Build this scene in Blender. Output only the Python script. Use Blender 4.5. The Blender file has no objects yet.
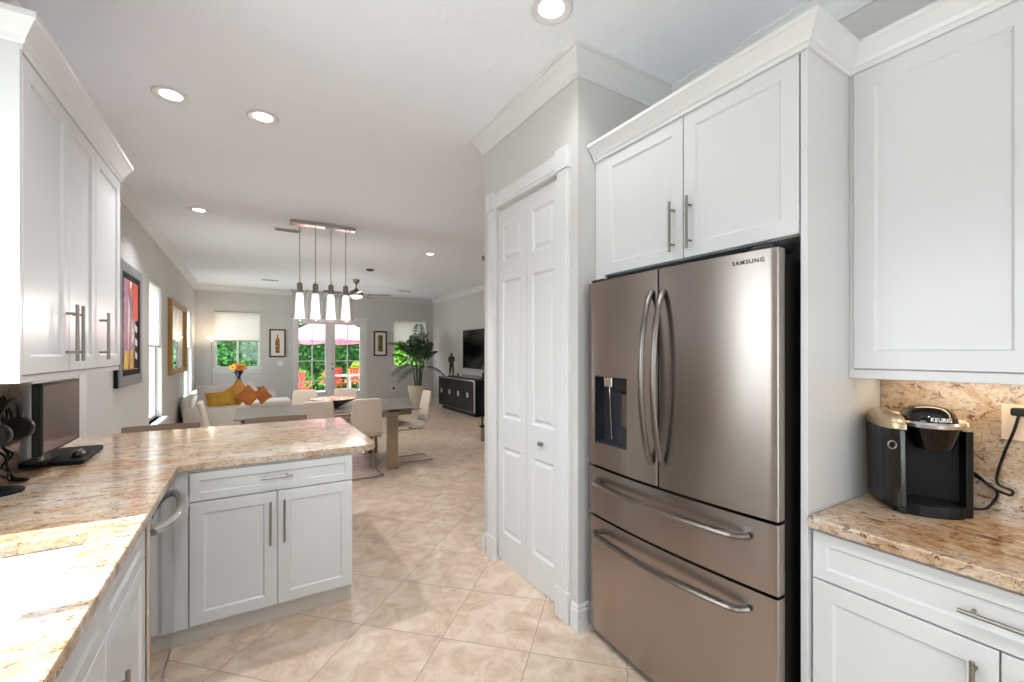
import bpy, bmesh, math, random
from mathutils import Vector, Matrix, noise
random.seed(7)
R = math.radians
PI = math.pi
C = bpy.context.scene.collection
sc = bpy.context.scene

# ------------------------------------------------------------------ camera
CAMZ, FPX, YAW = 1.46, 434.2, 31.27
cam_data = bpy.data.cameras.new('camera')
cam_data.sensor_width = 36.0
cam_data.lens = 36.0 * FPX / 1024.0
cam_data.shift_y = -(341.0 - 352.1) / 1024.0
cam_data.clip_start = 0.05
cam = bpy.data.objects.new('camera', cam_data)
C.objects.link(cam)
cam.location = (0, 0, CAMZ)
cam.rotation_euler = (R(90), 0, R(-YAW))
sc.camera = cam

# ------------------------------------------------------------------ world, sun, exposure
world = bpy.data.worlds.new('world')
sc.world = world
world.use_nodes = True
wn = world.node_tree
wn.nodes.clear()
w_out = wn.nodes.new('ShaderNodeOutputWorld')
w_bg = wn.nodes.new('ShaderNodeBackground')
w_tc = wn.nodes.new('ShaderNodeTexCoord')
w_sep = wn.nodes.new('ShaderNodeSeparateXYZ')
w_rmp = wn.nodes.new('ShaderNodeValToRGB')
w_rmp.color_ramp.elements[0].position = 0.45
w_rmp.color_ramp.elements[0].color = (0.50, 0.55, 0.60, 1)
w_rmp.color_ramp.elements[1].position = 0.56
w_rmp.color_ramp.elements[1].color = (0.88, 0.95, 1.0, 1)
e = w_rmp.color_ramp.elements.new(1.0)
e.color = (0.70, 0.86, 1.0, 1)
w_mr = wn.nodes.new('ShaderNodeMapRange')
w_mr.inputs['From Min'].default_value = -1
w_mr.inputs['From Max'].default_value = 1
wn.links.new(w_tc.outputs['Generated'], w_sep.inputs[0])
wn.links.new(w_sep.outputs['Z'], w_mr.inputs['Value'])
wn.links.new(w_mr.outputs[0], w_rmp.inputs[0])
wn.links.new(w_rmp.outputs[0], w_bg.inputs['Color'])
w_bg.inputs['Strength'].default_value = 5.6
wn.links.new(w_bg.outputs[0], w_out.inputs[0])

sun_d = bpy.data.lights.new('sun', 'SUN')
sun_d.energy = 13.5
sun_d.angle = R(0.6)
sun_d.color = (0.90, 0.95, 1.0)
sun = bpy.data.objects.new('sun', sun_d)
C.objects.link(sun)
sun.location = (-6, 0, 8)
SUN_DIR = Vector((1.0, -0.02, -1.45)).normalized()
sun.rotation_euler = SUN_DIR.to_track_quat('-Z', 'Y').to_euler()

CAN_W = 26.0        # one recessed downlight
vs = sc.view_settings
vs.view_transform = 'Standard'
vs.look = 'None'
vs.gamma = 1.0
vs.use_curve_mapping = False
vs.exposure = 0.36
sc.cycles.max_bounces = 10
sc.cycles.diffuse_bounces = 6
sc.cycles.glossy_bounces = 4
sc.cycles.transparent_max_bounces = 12
sc.cycles.caustics_reflective = False
sc.cycles.caustics_refractive = False
sc.cycles.sample_clamp_indirect = 6.0
sc.cycles.use_denoising = True

def portal(name, loc, rot, sx, sy):
    d = bpy.data.lights.new(name, 'AREA')
    d.shape = 'RECTANGLE'
    d.size, d.size_y = sx, sy
    d.energy = 1.0
    d.cycles.is_portal = True
    o = bpy.data.objects.new(name, d)
    C.objects.link(o)
    o.location, o.rotation_euler = loc, rot
    return o

# ------------------------------------------------------------------ materials
def lin(h):
    h = h.lstrip('#')
    v = [int(h[i:i + 2], 16) / 255 for i in (0, 2, 4)]
    return tuple(x / 12.92 if x < 0.04045 else ((x + 0.055) / 1.055) ** 2.4 for x in v) + (1,)

def pm(name, col, rough=0.5, metal=0.0, spec=0.5, bump=0.0, bscale=80.0, vary=0.0, vscale=6.0, **kw):
    """Principled material; colour gets a slight procedural variation and an optional noise bump."""
    m = bpy.data.materials.new(name)
    m.use_nodes = True
    nt = m.node_tree
    b = nt.nodes['Principled BSDF']
    c = lin(col) if isinstance(col, str) else tuple(col) + (1,) * (4 - len(col))
    b.inputs['Base Color'].default_value = c
    b.inputs['Roughness'].default_value = rough
    b.inputs['Metallic'].default_value = metal
    b.inputs['Specular IOR Level'].default_value = spec
    for k, v in kw.items():
        b.inputs[k.replace('_', ' ')].default_value = v
    tc = nt.nodes.new('ShaderNodeTexCoord')
    if vary:
        n = nt.nodes.new('ShaderNodeTexNoise')
        n.inputs['Scale'].default_value = vscale
        n.inputs['Detail'].default_value = 4
        nt.links.new(tc.outputs['Object'], n.inputs['Vector'])
        r = nt.nodes.new('ShaderNodeValToRGB')
        r.color_ramp.elements[0].position = 0.3
        r.color_ramp.elements[1].position = 0.7
        r.color_ramp.elements[0].color = tuple(x * (1 - vary) for x in c[:3]) + (1,)
        r.color_ramp.elements[1].color = tuple(min(1, x * (1 + vary)) for x in c[:3]) + (1,)
        nt.links.new(n.outputs['Fac'], r.inputs[0])
        nt.links.new(r.outputs[0], b.inputs['Base Color'])
    if bump:
        n2 = nt.nodes.new('ShaderNodeTexNoise')
        n2.inputs['Scale'].default_value = bscale
        n2.inputs['Detail'].default_value = 3
        nt.links.new(tc.outputs['Object'], n2.inputs['Vector'])
        bp = nt.nodes.new('ShaderNodeBump')
        bp.inputs['Strength'].default_value = bump
        bp.inputs['Distance'].default_value = 0.003
        nt.links.new(n2.outputs['Fac'], bp.inputs['Height'])
        nt.links.new(bp.outputs[0], b.inputs['Normal'])
    return m

def emis(name, col, strength):
    m = bpy.data.materials.new(name)
    m.use_nodes = True
    nt = m.node_tree
    nt.nodes.clear()
    o = nt.nodes.new('ShaderNodeOutputMaterial')
    e = nt.nodes.new('ShaderNodeEmission')
    e.inputs[0].default_value = lin(col)
    e.inputs[1].default_value = strength
    nt.links.new(e.outputs[0], o.inputs[0])
    return m

def glass_mat(name, tint=(1, 1, 1, 1), rough=0.02, gl=1.0):
    m = bpy.data.materials.new(name)
    m.use_nodes = True
    nt = m.node_tree
    nt.nodes.clear()
    o = nt.nodes.new('ShaderNodeOutputMaterial')
    t = nt.nodes.new('ShaderNodeBsdfTransparent')
    t.inputs[0].default_value = tint
    g = nt.nodes.new('ShaderNodeBsdfGlossy')
    g.inputs['Roughness'].default_value = rough
    f = nt.nodes.new('ShaderNodeLayerWeight')
    f.inputs['Blend'].default_value = 0.5
    pw = nt.nodes.new('ShaderNodeMath')
    pw.operation = 'POWER'
    pw.inputs[1].default_value = 4.0
    nt.links.new(f.outputs['Facing'], pw.inputs[0])
    k = nt.nodes.new('ShaderNodeMath')
    k.operation = 'MULTIPLY_ADD'
    k.inputs[1].default_value = 0.8 * gl
    k.inputs[2].default_value = 0.035 * gl
    mx = nt.nodes.new('ShaderNodeMixShader')
    nt.links.new(pw.outputs[0], k.inputs[0])
    nt.links.new(k.outputs[0], mx.inputs[0])
    nt.links.new(t.outputs[0], mx.inputs[1])
    nt.links.new(g.outputs[0], mx.inputs[2])
    nt.links.new(mx.outputs[0], o.inputs[0])
    return m

def cloth_mat(name, col, trans=0.4):
    """thin fabric that lets daylight through"""
    m = bpy.data.materials.new(name)
    m.use_nodes = True
    nt = m.node_tree
    nt.nodes.clear()
    o = nt.nodes.new('ShaderNodeOutputMaterial')
    d = nt.nodes.new('ShaderNodeBsdfDiffuse')
    t = nt.nodes.new('ShaderNodeBsdfTranslucent')
    d.inputs[0].default_value = lin(col)
    t.inputs[0].default_value = lin(col)
    mx = nt.nodes.new('ShaderNodeMixShader')
    mx.inputs[0].default_value = trans
    nt.links.new(d.outputs[0], mx.inputs[1])
    nt.links.new(t.outputs[0], mx.inputs[2])
    nt.links.new(mx.outputs[0], o.inputs[0])
    return m

def granite_mat(name, stretch=(1, 1, 1), warm=0.5):
    m = bpy.data.materials.new(name)
    m.use_nodes = True
    nt = m.node_tree
    N, L = nt.nodes, nt.links
    b = N['Principled BSDF']
    geo = N.new('ShaderNodeNewGeometry')
    mp = N.new('ShaderNodeMapping')
    mp.inputs['Scale'].default_value = stretch
    L.new(geo.outputs['Position'], mp.inputs[0])
    def nz(scale, detail=5, rough=0.6, dist=0.0):
        n = N.new('ShaderNodeTexNoise')
        n.inputs['Scale'].default_value = scale
        n.inputs['Detail'].default_value = detail
        n.inputs['Roughness'].default_value = rough
        n.inputs['Distortion'].default_value = dist
        L.new(mp.outputs[0], n.inputs['Vector'])
        return n
    def ramp(src, stops):
        r = N.new('ShaderNodeValToRGB')
        while len(r.color_ramp.elements) < len(stops):
            r.color_ramp.elements.new(0.5)
        for el, (p, c) in zip(r.color_ramp.elements, stops):
            el.position = p
            el.color = lin(c) if isinstance(c, str) else (c, c, c, 1)
        L.new(src.outputs['Fac'], r.inputs[0])
        return r
    def mix(a, bcol, fac):
        x = N.new('ShaderNodeMix')
        x.data_type = 'RGBA'
        L.new(fac.outputs[0], x.inputs['Factor'])
        L.new(a, x.inputs['A'])
        if isinstance(bcol, str):
            x.inputs['B'].default_value = lin(bcol)
        else:
            L.new(bcol, x.inputs['B'])
        return x.outputs['Result']
    base = ramp(nz(9, 8, 0.72, 0.6), [(0.33, '#A98A70'), (0.45, '#CDB49A'), (0.55, '#DDD0C0'), (0.66, '#C6C0BA')])
    big = ramp(nz(1.7, 3, 0.55, 0.4), [(0.40, 0.0), (0.62, 1.0)])
    gold = ramp(nz(14, 7, 0.72, 0.6), [(0.36, '#94673F'), (0.5, '#C4986A'), (0.64, '#D9BD98')])
    mm = N.new('ShaderNodeMath')
    mm.operation = 'MULTIPLY'
    mm.inputs[1].default_value = warm
    L.new(big.outputs[0], mm.inputs[0])
    col = mix(base.outputs[0], gold.outputs[0], mm)
    fine = ramp(nz(75, 4, 0.7), [(0.52, 0.0), (0.66, 0.55)])
    col = mix(col, '#9A7C66', fine)
    grey = ramp(nz(22, 5, 0.75, 0.4), [(0.58, 0.0), (0.66, 0.75)])
    col = mix(col, '#7E7672', grey)
    rust = ramp(nz(30, 6, 0.75, 0.8), [(0.555, 0.0), (0.61, 0.9)])
    col = mix(col, '#6E4030', rust)
    dark = ramp(nz(85, 5, 0.7, 0.3), [(0.60, 0.0), (0.66, 0.9)])
    col = mix(col, '#3E302C', dark)
    hs = N.new('ShaderNodeHueSaturation')
    hs.inputs['Value'].default_value = 0.86
    L.new(col, hs.inputs['Color'])
    L.new(hs.outputs[0], b.inputs['Base Color'])
    b.inputs['Roughness'].default_value = 0.11
    b.inputs['Specular IOR Level'].default_value = 0.6
    return m

def floor_mat():
    m = bpy.data.materials.new('travertine_tiles')
    m.use_nodes = True
    nt = m.node_tree
    N, L = nt.nodes, nt.links
    b = N['Principled BSDF']
    geo = N.new('ShaderNodeNewGeometry')
    sp = N.new('ShaderNodeSeparateXYZ')
    L.new(geo.outputs['Position'], sp.inputs[0])
    def mth(op, a, bb=None):
        n = N.new('ShaderNodeMath')
        n.operation = op
        for i, v in enumerate((a, bb)):
            if v is None:
                continue
            if isinstance(v, (int, float)):
                n.inputs[i].default_value = v
            else:
                L.new(v, n.inputs[i])
        return n.outputs[0]
    T = 0.457
    s = 1 / math.sqrt(2)
    u = mth('MULTIPLY', mth('ADD', sp.outputs[0], sp.outputs[1]), s)
    v = mth('MULTIPLY', mth('SUBTRACT', sp.outputs[0], sp.outputs[1]), s)
    u = mth('DIVIDE', mth('SUBTRACT', u, 1.613 - 20 * T), T)
    v = mth('DIVIDE', mth('SUBTRACT', v, -1.331 - 60 * T), T)
    fu, fv = mth('FRACT', u), mth('FRACT', v)
    du = mth('ABSOLUTE', mth('SUBTRACT', fu, 0.5))
    dv = mth('ABSOLUTE', mth('SUBTRACT', fv, 0.5))
    edge = mth('GREATER_THAN', mth('MAXIMUM', du, dv), 0.4945)
    cell = N.new('ShaderNodeCombineXYZ')
    L.new(mth('FLOOR', u), cell.inputs[0])
    L.new(mth('FLOOR', v), cell.inputs[1])
    wn_ = N.new('ShaderNodeTexWhiteNoise')
    wn_.noise_dimensions = '3D'
    L.new(cell.outputs[0], wn_.inputs['Vector'])
    off = N.new('ShaderNodeVectorMath')
    off.operation = 'MULTIPLY_ADD'
    L.new(wn_.outputs['Color'], off.inputs[0])
    off.inputs[1].default_value = (9, 9, 9)
    L.new(geo.outputs['Position'], off.inputs[2])
    n1 = N.new('ShaderNodeTexNoise')
    n1.inputs['Scale'].default_value = 7.0
    n1.inputs['Detail'].default_value = 9
    n1.inputs['Roughness'].default_value = 0.70
    n1.inputs['Distortion'].default_value = 0.7
    L.new(off.outputs[0], n1.inputs['Vector'])
    r1 = N.new('ShaderNodeValToRGB')
    st = [(0.32, '#BFA28C'), (0.45, '#D2B9A3'), (0.56, '#DECAB7'), (0.70, '#E8D8C8')]
    while len(r1.color_ramp.elements) < 4:
        r1.color_ramp.elements.new(0.5)
    for el, (p, c) in zip(r1.color_ramp.elements, st):
        el.position, el.color = p, lin(c)
    L.new(n1.outputs['Fac'], r1.inputs[0])
    tone = N.new('ShaderNodeHueSaturation')
    L.new(mth('ADD', mth('MULTIPLY', wn_.outputs['Value'], 0.10), 0.90), tone.inputs['Value'])
    L.new(r1.outputs[0], tone.inputs['Color'])
    mx = N.new('ShaderNodeMix')
    mx.data_type = 'RGBA'
    L.new(edge, mx.inputs['Factor'])
    L.new(tone.outputs[0], mx.inputs['A'])
    mx.inputs['B'].default_value = lin('#AC9280')
    L.new(mx.outputs['Result'], b.inputs['Base Color'])
    rr = N.new('ShaderNodeMapRange')
    L.new(n1.outputs['Fac'], rr.inputs['Value'])
    rr.inputs['To Min'].default_value = 0.26
    rr.inputs['To Max'].default_value = 0.42
    L.new(rr.outputs[0], b.inputs['Roughness'])
    bp = N.new('ShaderNodeBump')
    bp.inputs['Strength'].default_value = 0.25
    bp.inputs['Distance'].default_value = 0.002
    hh = mth('SUBTRACT', n1.outputs['Fac'], edge)
    L.new(hh, bp.inputs['Height'])
    L.new(bp.outputs[0], b.inputs['Normal'])
    return m

def steel_mat(name, col='#B9B2AC', rough=0.24, axis='z', aniso=0.0):
    """brushed stainless: fine grain along one axis"""
    m = bpy.data.materials.new(name)
    m.use_nodes = True
    nt = m.node_tree
    N, L = nt.nodes, nt.links
    b = N['Principled BSDF']
    b.inputs['Metallic'].default_value = 1
    b.inputs['Roughness'].default_value = rough
    tc = N.new('ShaderNodeTexCoord')
    mp = N.new('ShaderNodeMapping')
    mp.inputs['Scale'].default_value = {'z': (1, 300, 1.5), 'y': (300, 1.5, 300), 'x': (1.5, 300, 300)}[axis]
    L.new(tc.outputs['Object'], mp.inputs[0])
    n = N.new('ShaderNodeTexNoise')
    n.inputs['Scale'].default_value = 1.0
    n.inputs['Detail'].default_value = 3
    L.new(mp.outputs[0], n.inputs['Vector'])
    r = N.new('ShaderNodeValToRGB')
    c = lin(col)
    r.color_ramp.elements[0].position, r.color_ramp.elements[1].position = 0.3, 0.7
    r.color_ramp.elements[0].color = tuple(x * 0.985 for x in c[:3]) + (1,)
    r.color_ramp.elements[1].color = tuple(min(1, x * 1.015) for x in c[:3]) + (1,)
    L.new(n.outputs['Fac'], r.inputs[0])
    L.new(r.outputs[0], b.inputs['Base Color'])
    mr = N.new('ShaderNodeMapRange')
    mr.inputs['To Min'].default_value = rough * 0.96
    mr.inputs['To Max'].default_value = rough * 1.05
    L.new(n.outputs['Fac'], mr.inputs['Value'])
    L.new(mr.outputs[0], b.inputs['Roughness'])
    if aniso:
        tg = N.new('ShaderNodeTangent')
        tg.direction_type = 'RADIAL'
        tg.axis = 'Z'
        L.new(tg.outputs[0], b.inputs['Tangent'])
        b.inputs['Anisotropic'].default_value = aniso
        b.inputs['Anisotropic Rotation'].default_value = 0.25
    return m

def art_mat(name, stops, scale=(6, 6, 6), seed=0.0, dist=0.6, detail=2):
    m = bpy.data.materials.new(name)
    m.use_nodes = True
    nt = m.node_tree
    N, L = nt.nodes, nt.links
    b = N['Principled BSDF']
    tc = N.new('ShaderNodeTexCoord')
    mp = N.new('ShaderNodeMapping')
    mp.inputs['Scale'].default_value = scale
    mp.inputs['Location'].default_value = (seed, seed * 1.7, seed * 0.6)
    L.new(tc.outputs['Object'], mp.inputs[0])
    n = N.new('ShaderNodeTexNoise')
    n.inputs['Scale'].default_value = 1
    n.inputs['Detail'].default_value = detail
    n.inputs['Distortion'].default_value = dist
    L.new(mp.outputs[0], n.inputs['Vector'])
    r = N.new('ShaderNodeValToRGB')
    r.color_ramp.interpolation = 'CONSTANT'
    while len(r.color_ramp.elements) < len(stops):
        r.color_ramp.elements.new(0.5)
    for el, (p, c) in zip(r.color_ramp.elements, stops):
        el.position, el.color = p, lin(c)
    L.new(n.outputs['Fac'], r.inputs[0])
    L.new(r.outputs[0], b.inputs['Base Color'])
    b.inputs['Roughness'].default_value = 0.35
    return m

M = dict(
    wall=pm('greige_wall_paint', '#C9C7C4', 0.75, bump=0.15, bscale=180, vary=0.012, vscale=2),
    ceil=pm('ceiling_paint', '#EEF2FA', 0.85, bump=0.6, bscale=45, vary=0.01),
    trim=pm('white_trim_paint', '#D9D9DA', 0.35, vary=0.008),
    cab=pm('white_cabinet_lacquer', '#D2D2D3', 0.30, vary=0.008, vscale=3),
    toe=pm('toe_kick_paint', '#C9C2BA', 0.5, vary=0.02),
    nickel=steel_mat('brushed_nickel', '#959089', 0.30, 'z'),
    granite=granite_mat('granite_counter', (1.0, 1.8, 1.4), 0.8),
    granite_r=granite_mat('granite_backsplash', (1.5, 1.0, 1.4), 1.0),
    floor=floor_mat(),
    steel=steel_mat('stainless_steel', '#A59B94', 0.26, 'z', 0.75),
    steel_p=pm('polished_stainless', '#C4BFBA', 0.10, metal=1.0, vary=0.01),
    steel_h=steel_mat('handle_steel', '#7D7570', 0.28, 'z'),
    steel_dark=pm('dark_appliance_side', '#2B2725', 0.45, metal=0.3, vary=0.03),
    black=pm('black_plastic', '#0A0909', 0.34, spec=0.3, vary=0.05),
    blackm=pm('matte_black', '#0D0C0E', 0.6, spec=0.25, vary=0.05),
    gloss=pm('gloss_black', '#0B0A0A', 0.08, vary=0.02),
    dispenser=pm('dispenser_cavity', '#2A2B33', 0.35, vary=0.03),
    porcelain=pm('white_sink_enamel', '#F1F3F4', 0.12, vary=0.005),
    glass=glass_mat('window_glass', (0.97, 0.99, 0.98, 1)),
    shade=cloth_mat('cellular_shade_fabric', '#E2DFDA', 0.25),
    rail=pm('shade_rail', '#9C948E', 0.5, vary=0.02),
    chrome=pm('chrome', '#C9C4BE', 0.09, metal=1.0, vary=0.02),
    chair=pm('beige_leather', '#D2C4B5', 0.45, bump=0.25, bscale=120, vary=0.03),
    stool=pm('taupe_leather', '#83705F', 0.45, bump=0.25, bscale=120, vary=0.04),
    tglass=pm('smoked_table_glass', '#716B65', 0.32, spec=0.3, vary=0.02),
    tframe=pm('table_steel', '#A59682', 0.22, metal=0.85, vary=0.03),
    sofa=pm('cream_leather', '#DAD4CB', 0.4, bump=0.2, bscale=90, vary=0.02),
    white_cushion=pm('white_cushion', '#F1EEE9', 0.6, bump=0.2, bscale=60, vary=0.01),
    orange=pm('orange_cushion', '#C8742E', 0.6, bump=0.4, bscale=90, vary=0.12, vscale=14),
    yellow=pm('mustard_cushion', '#D2A02A', 0.6, bump=0.4, bscale=90, vary=0.12, vscale=14),
    gold_cushion=pm('golden_cushion', '#E2A24A', 0.5, bump=0.4, bscale=90, vary=0.12, vscale=14),
    darkwood=pm('dark_wood', '#2A1D18', 0.35, vary=0.1, vscale=20),
    ebony=pm('black_credenza_lacquer', '#0A0B12', 0.35, spec=0.25, vary=0.12, vscale=12),
    silver=pm('silver_leaf', '#C7C4C0', 0.25, metal=0.9, vary=0.04),
    bronze=pm('bronze', '#3B2C22', 0.35, metal=0.7, vary=0.2, vscale=30),
    fan_metal=pm('brushed_pewter', '#8A8078', 0.28, metal=0.9, vary=0.04),
    fan_wood=pm('fan_blade_wood', '#4C3A30', 0.4, vary=0.1, vscale=30),
    pot=pm('glazed_cream_pot', '#CFC3AE', 0.35, vary=0.06, vscale=5),
    soil=pm('potting_soil', '#2B211A', 0.95, bump=0.8, bscale=60, vary=0.2),
    palm=pm('palm_leaf', '#3A5236', 0.42, vary=0.25, vscale=3),
    palm_stem=pm('palm_stem', '#4F5A34', 0.5, vary=0.15, vscale=9),
    leaf=pm('hedge_leaf', '#3C7A34', 0.55, vary=0.35, vscale=3.0),
    leaf2=pm('bright_leaf', '#7FB53A', 0.55, vary=0.3, vscale=3.0),
    hedge_in=pm('hedge_twigs', '#1E2E1A', 0.9, vary=0.3),
    patio=pm('patio_stone', '#DCD6CB', 0.8, bump=0.3, bscale=20, vary=0.05),
    umbrella=cloth_mat('umbrella_cloth', '#E98FA5', 0.35),
    red=pm('red_paint', '#C93A32', 0.45, vary=0.06),
    goldframe=pm('gold_frame', '#A88146', 0.35, metal=0.6, bump=0.3, bscale=90, vary=0.12, vscale=20),
    mirror=pm('mirror_silvering', '#E8EAEA', 0.02, metal=1.0, vary=0.003),
    frame_dark=pm('dark_frame_wood', '#3D312D', 0.4, vary=0.06),
    mat_board=pm('mat_board', '#EAE5DE', 0.8, vary=0.01),
    frame_silver=pm('silver_frame', '#8B8E95', 0.35, metal=0.5, vary=0.05, vscale=12),
    screen=pm('dark_screen', '#0A0B0D', 0.12, vary=0.02),
    monitor_screen=pm('matte_display_panel', '#6E6364', 0.26, metal=0.55, vary=0.02),
    outlet=pm('almond_outlet_plate', '#E3CDB4', 0.4, vary=0.01),
    plate=pm('white_switch_plate', '#E6E3DF', 0.4, vary=0.01),
    vent=pm('vent_metal', '#D8D8D8', 0.45, vary=0.02),
    vent_dark=pm('vent_recess', '#57534F', 0.7, vary=0.05),
    champagne=pm('champagne_plastic', '#BBA587', 0.28, metal=0.75, vary=0.03),
    tank=pm('smoked_water_tank', '#151210', 0.12, vary=0.05),
    vase=pm('cobalt_vase', '#151A38', 0.08, vary=0.1),
    petal=pm('yellow_petal', '#F0B21E', 0.55, vary=0.15, vscale=40),
    petal2=pm('orange_petal', '#D9702A', 0.55, vary=0.15, vscale=40),
    seed=pm('seed_head', '#4A2A16', 0.8, vary=0.2, vscale=60),
    lamp_glass=emis('lamp_bowl_glow', '#FFE9C8', 2.5),
    can_glow=emis('downlight_glow', '#FFF8EC', 9.0),
    pend_glow=emis('pendant_diffuser_glow', '#FFF6EA', 1.25),
    fan_glow=emis('fan_light_glow', '#FFEBCF', 3.0),
    pglass=glass_mat('pendant_outer_glass', (0.97, 0.97, 0.97, 1), 0.12, 1.2),
    ink=pm('dark_lettering', '#1E1B19', 0.4, vary=0.02),
    ink_w=pm('light_lettering', '#E8E4DC', 0.4, vary=0.02),
    art_a=art_mat('abstract_paint', [(0, '#1B1A1D'), (0.36, '#E9E3DA'), (0.43, '#C9A8B4'), (0.50, '#8E4A63'), (0.56, '#D8482A'), (0.64, '#E4BE4E'), (0.72, '#D8D2CF')], (3, 3.2, 1.1), 2.3, 1.6, 3),
    art_b=art_mat('bottle_print', [(0, '#6A2A1E'), (0.42, '#B56A2E'), (0.5, '#7C1F1C'), (0.58, '#D2A14A'), (0.66, '#3A2A22')], (14, 14, 16), 1.1),
    art_c=art_mat('landscape_print', [(0, '#2E3D24'), (0.42, '#5F6A33'), (0.5, '#8E7A3E'), (0.58, '#3C4A3A'), (0.66, '#B89A5A')], (12, 12, 9), 4.1),
    bowl_in=art_mat('painted_bowl', [(0, '#F1E6D6'), (0.40, '#D9562E'), (0.47, '#F3E7D8'), (0.55, '#C43A24'), (0.62, '#F0D9BE')], (16, 16, 16), 3.3, 1.0),
    bowl_out=pm('bowl_exterior', '#4E4036', 0.3, vary=0.25, vscale=14),
    flower_red=pm('red_blossom', '#D2333A', 0.6, vary=0.2, vscale=10),
    flower_yel=pm('yellow_blossom', '#EED060', 0.6, vary=0.2, vscale=10),
)

# ------------------------------------------------------------------ mesh helpers
class MB:
    def __init__(s):
        s.b = bmesh.new()
    def face(s, pts):
        vs_ = [s.b.verts.new(p) for p in pts]
        try:
            return s.b.faces.new(vs_)
        except ValueError:
            return None
    def box(s, x0, x1, y0, y1, z0, z1, bev=0.0, seg=2):
        r = bmesh.ops.create_cube(s.b, size=1.0)
        for v in r['verts']:
            v.co = Vector(((x0 + x1) / 2 + v.co.x * (x1 - x0), (y0 + y1) / 2 + v.co.y * (y1 - y0), (z0 + z1) / 2 + v.co.z * (z1 - z0)))
        if bev:
            es = list({e for v in r['verts'] for e in v.link_edges})
            bmesh.ops.bevel(s.b, geom=es, offset=bev, segments=seg, affect='EDGES', profile=0.5)
        return s
    def tube(s, pts, r, n=8, cap=True, closed=False, flat=1.0):
        """swept tube; r is a number or list; flat squashes the section's second axis"""
        pts = [Vector(p) for p in pts]
        N = len(pts)
        rs = r if isinstance(r, (list, tuple)) else [r] * N
        rings = []
        prev = None
        for i, p in enumerate(pts):
            if closed:
                t = (pts[(i + 1) % N] - pts[i - 1]).normalized()
            else:
                a = pts[i] - pts[i - 1] if i else pts[1] - pts[0]
                c = pts[i + 1] - pts[i] if i < N - 1 else a
                t = (a.normalized() + c.normalized()).normalized()
            if prev is None:
                up = Vector((0, 0, 1)) if abs(t.z) < 0.9 else Vector((1, 0, 0))
                u = t.cross(up).normalized()
            else:
                u = (prev - t * prev.dot(t)).normalized()
            prev = u
            w = t.cross(u)
            ring = [s.b.verts.new(p + (u * math.cos(2 * PI * k / n) + w * math.sin(2 * PI * k / n) * flat) * rs[i]) for k in range(n)]
            rings.append(ring)
        m = N if closed else N - 1
        for i in range(m):
            A, B = rings[i], rings[(i + 1) % N]
            for k in range(n):
                s.b.faces.new((A[k], A[(k + 1) % n], B[(k + 1) % n], B[k]))
        if cap and not closed:
            s.b.faces.new(rings[0][::-1])
            s.b.faces.new(rings[-1])
        return s
    def lathe(s, prof, c=(0, 0, 0), n=24, axis='z', cap=True):
        """prof: (radius, height) pairs revolved about an axis through c"""
        c = Vector(c)
        rings = []
        for r, h in prof:
            ring = []
            for k in range(n):
                a = 2 * PI * k / n
                x, y = r * math.cos(a), r * math.sin(a)
                v = {'z': (x, y, h), 'x': (h, x, y), 'y': (x, h, -y)}[axis]
                ring.append(s.b.verts.new(c + Vector(v)))
            rings.append(ring)
        for A, B in zip(rings, rings[1:]):
            for k in range(n):
                s.b.faces.new((A[k], A[(k + 1) % n], B[(k + 1) % n], B[k]))
        if cap:
            s.b.faces.new(rings[0][::-1])
            s.b.faces.new(rings[-1])
        return s
    def prism(s, poly, z0, z1, T=lambda x, y, z: (x, y, z)):
        lo = [s.b.verts.new(T(x, y, z0)) for x, y in poly]
        hi = [s.b.verts.new(T(x, y, z1)) for x, y in poly]
        n = len(poly)
        for i in range(n):
            s.b.faces.new((lo[i], lo[(i + 1) % n], hi[(i + 1) % n], hi[i]))
        s.b.faces.new(lo[::-1])
        s.b.faces.new(hi)
        return s
    def sheet(s, grid, th=None):
        """grid of points -> quads; th gives thickness along local normals"""
        R_, K = len(grid), len(grid[0])
        G = [[Vector(p) for p in row] for row in grid]
        def nrm(i, j):
            a = G[min(i + 1, R_ - 1)][j] - G[max(i - 1, 0)][j]
            b = G[i][min(j + 1, K - 1)] - G[i][max(j - 1, 0)]
            return a.cross(b).normalized()
        V = [[s.b.verts.new(G[i][j]) for j in range(K)] for i in range(R_)]
        for i in range(R_ - 1):
            for j in range(K - 1):
                s.b.faces.new((V[i][j], V[i][j + 1], V[i + 1][j + 1], V[i + 1][j]))
        if th:
            W = [[s.b.verts.new(G[i][j] + nrm(i, j) * th) for j in range(K)] for i in range(R_)]
            for i in range(R_ - 1):
                for j in range(K - 1):
                    s.b.faces.new((W[i][j], W[i + 1][j], W[i + 1][j + 1], W[i][j + 1]))
            rim = [(i, 0) for i in range(R_)] + [(R_ - 1, j) for j in range(1, K)] + [(i, K - 1) for i in range(R_ - 2, -1, -1)] + [(0, j) for j in range(K - 2, 0, -1)]
            for a, b in zip(rim, rim[1:] + rim[:1]):
                s.b.faces.new((V[a[0]][a[1]], V[b[0]][b[1]], W[b[0]][b[1]], W[a[0]][a[1]]))
        return s
    def rings(s, u0, u1, v0, v1, prof, T, back=None, fill=True):
        """nested rectangles: prof = (inset, height) list; last ring is filled"""
        L_ = []
        for ins, w in prof:
            L_.append([s.b.verts.new(T(a, b, w)) for a, b in ((u0 + ins, v0 + ins), (u1 - ins, v0 + ins), (u1 - ins, v1 - ins), (u0 + ins, v1 - ins))])
        for A, B in zip(L_, L_[1:]):
            for k in range(4):
                s.b.faces.new((A[k], A[(k + 1) % 4], B[(k + 1) % 4], B[k]))
        if not fill:
            for k in range(4):
                s.b.faces.new((L_[0][k], L_[0][(k + 1) % 4], L_[-1][(k + 1) % 4], L_[-1][k]))
            return s
        s.b.faces.new(L_[-1])
        if back is not None:
            s.b.faces.new(L_[0][::-1])
        return s
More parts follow.
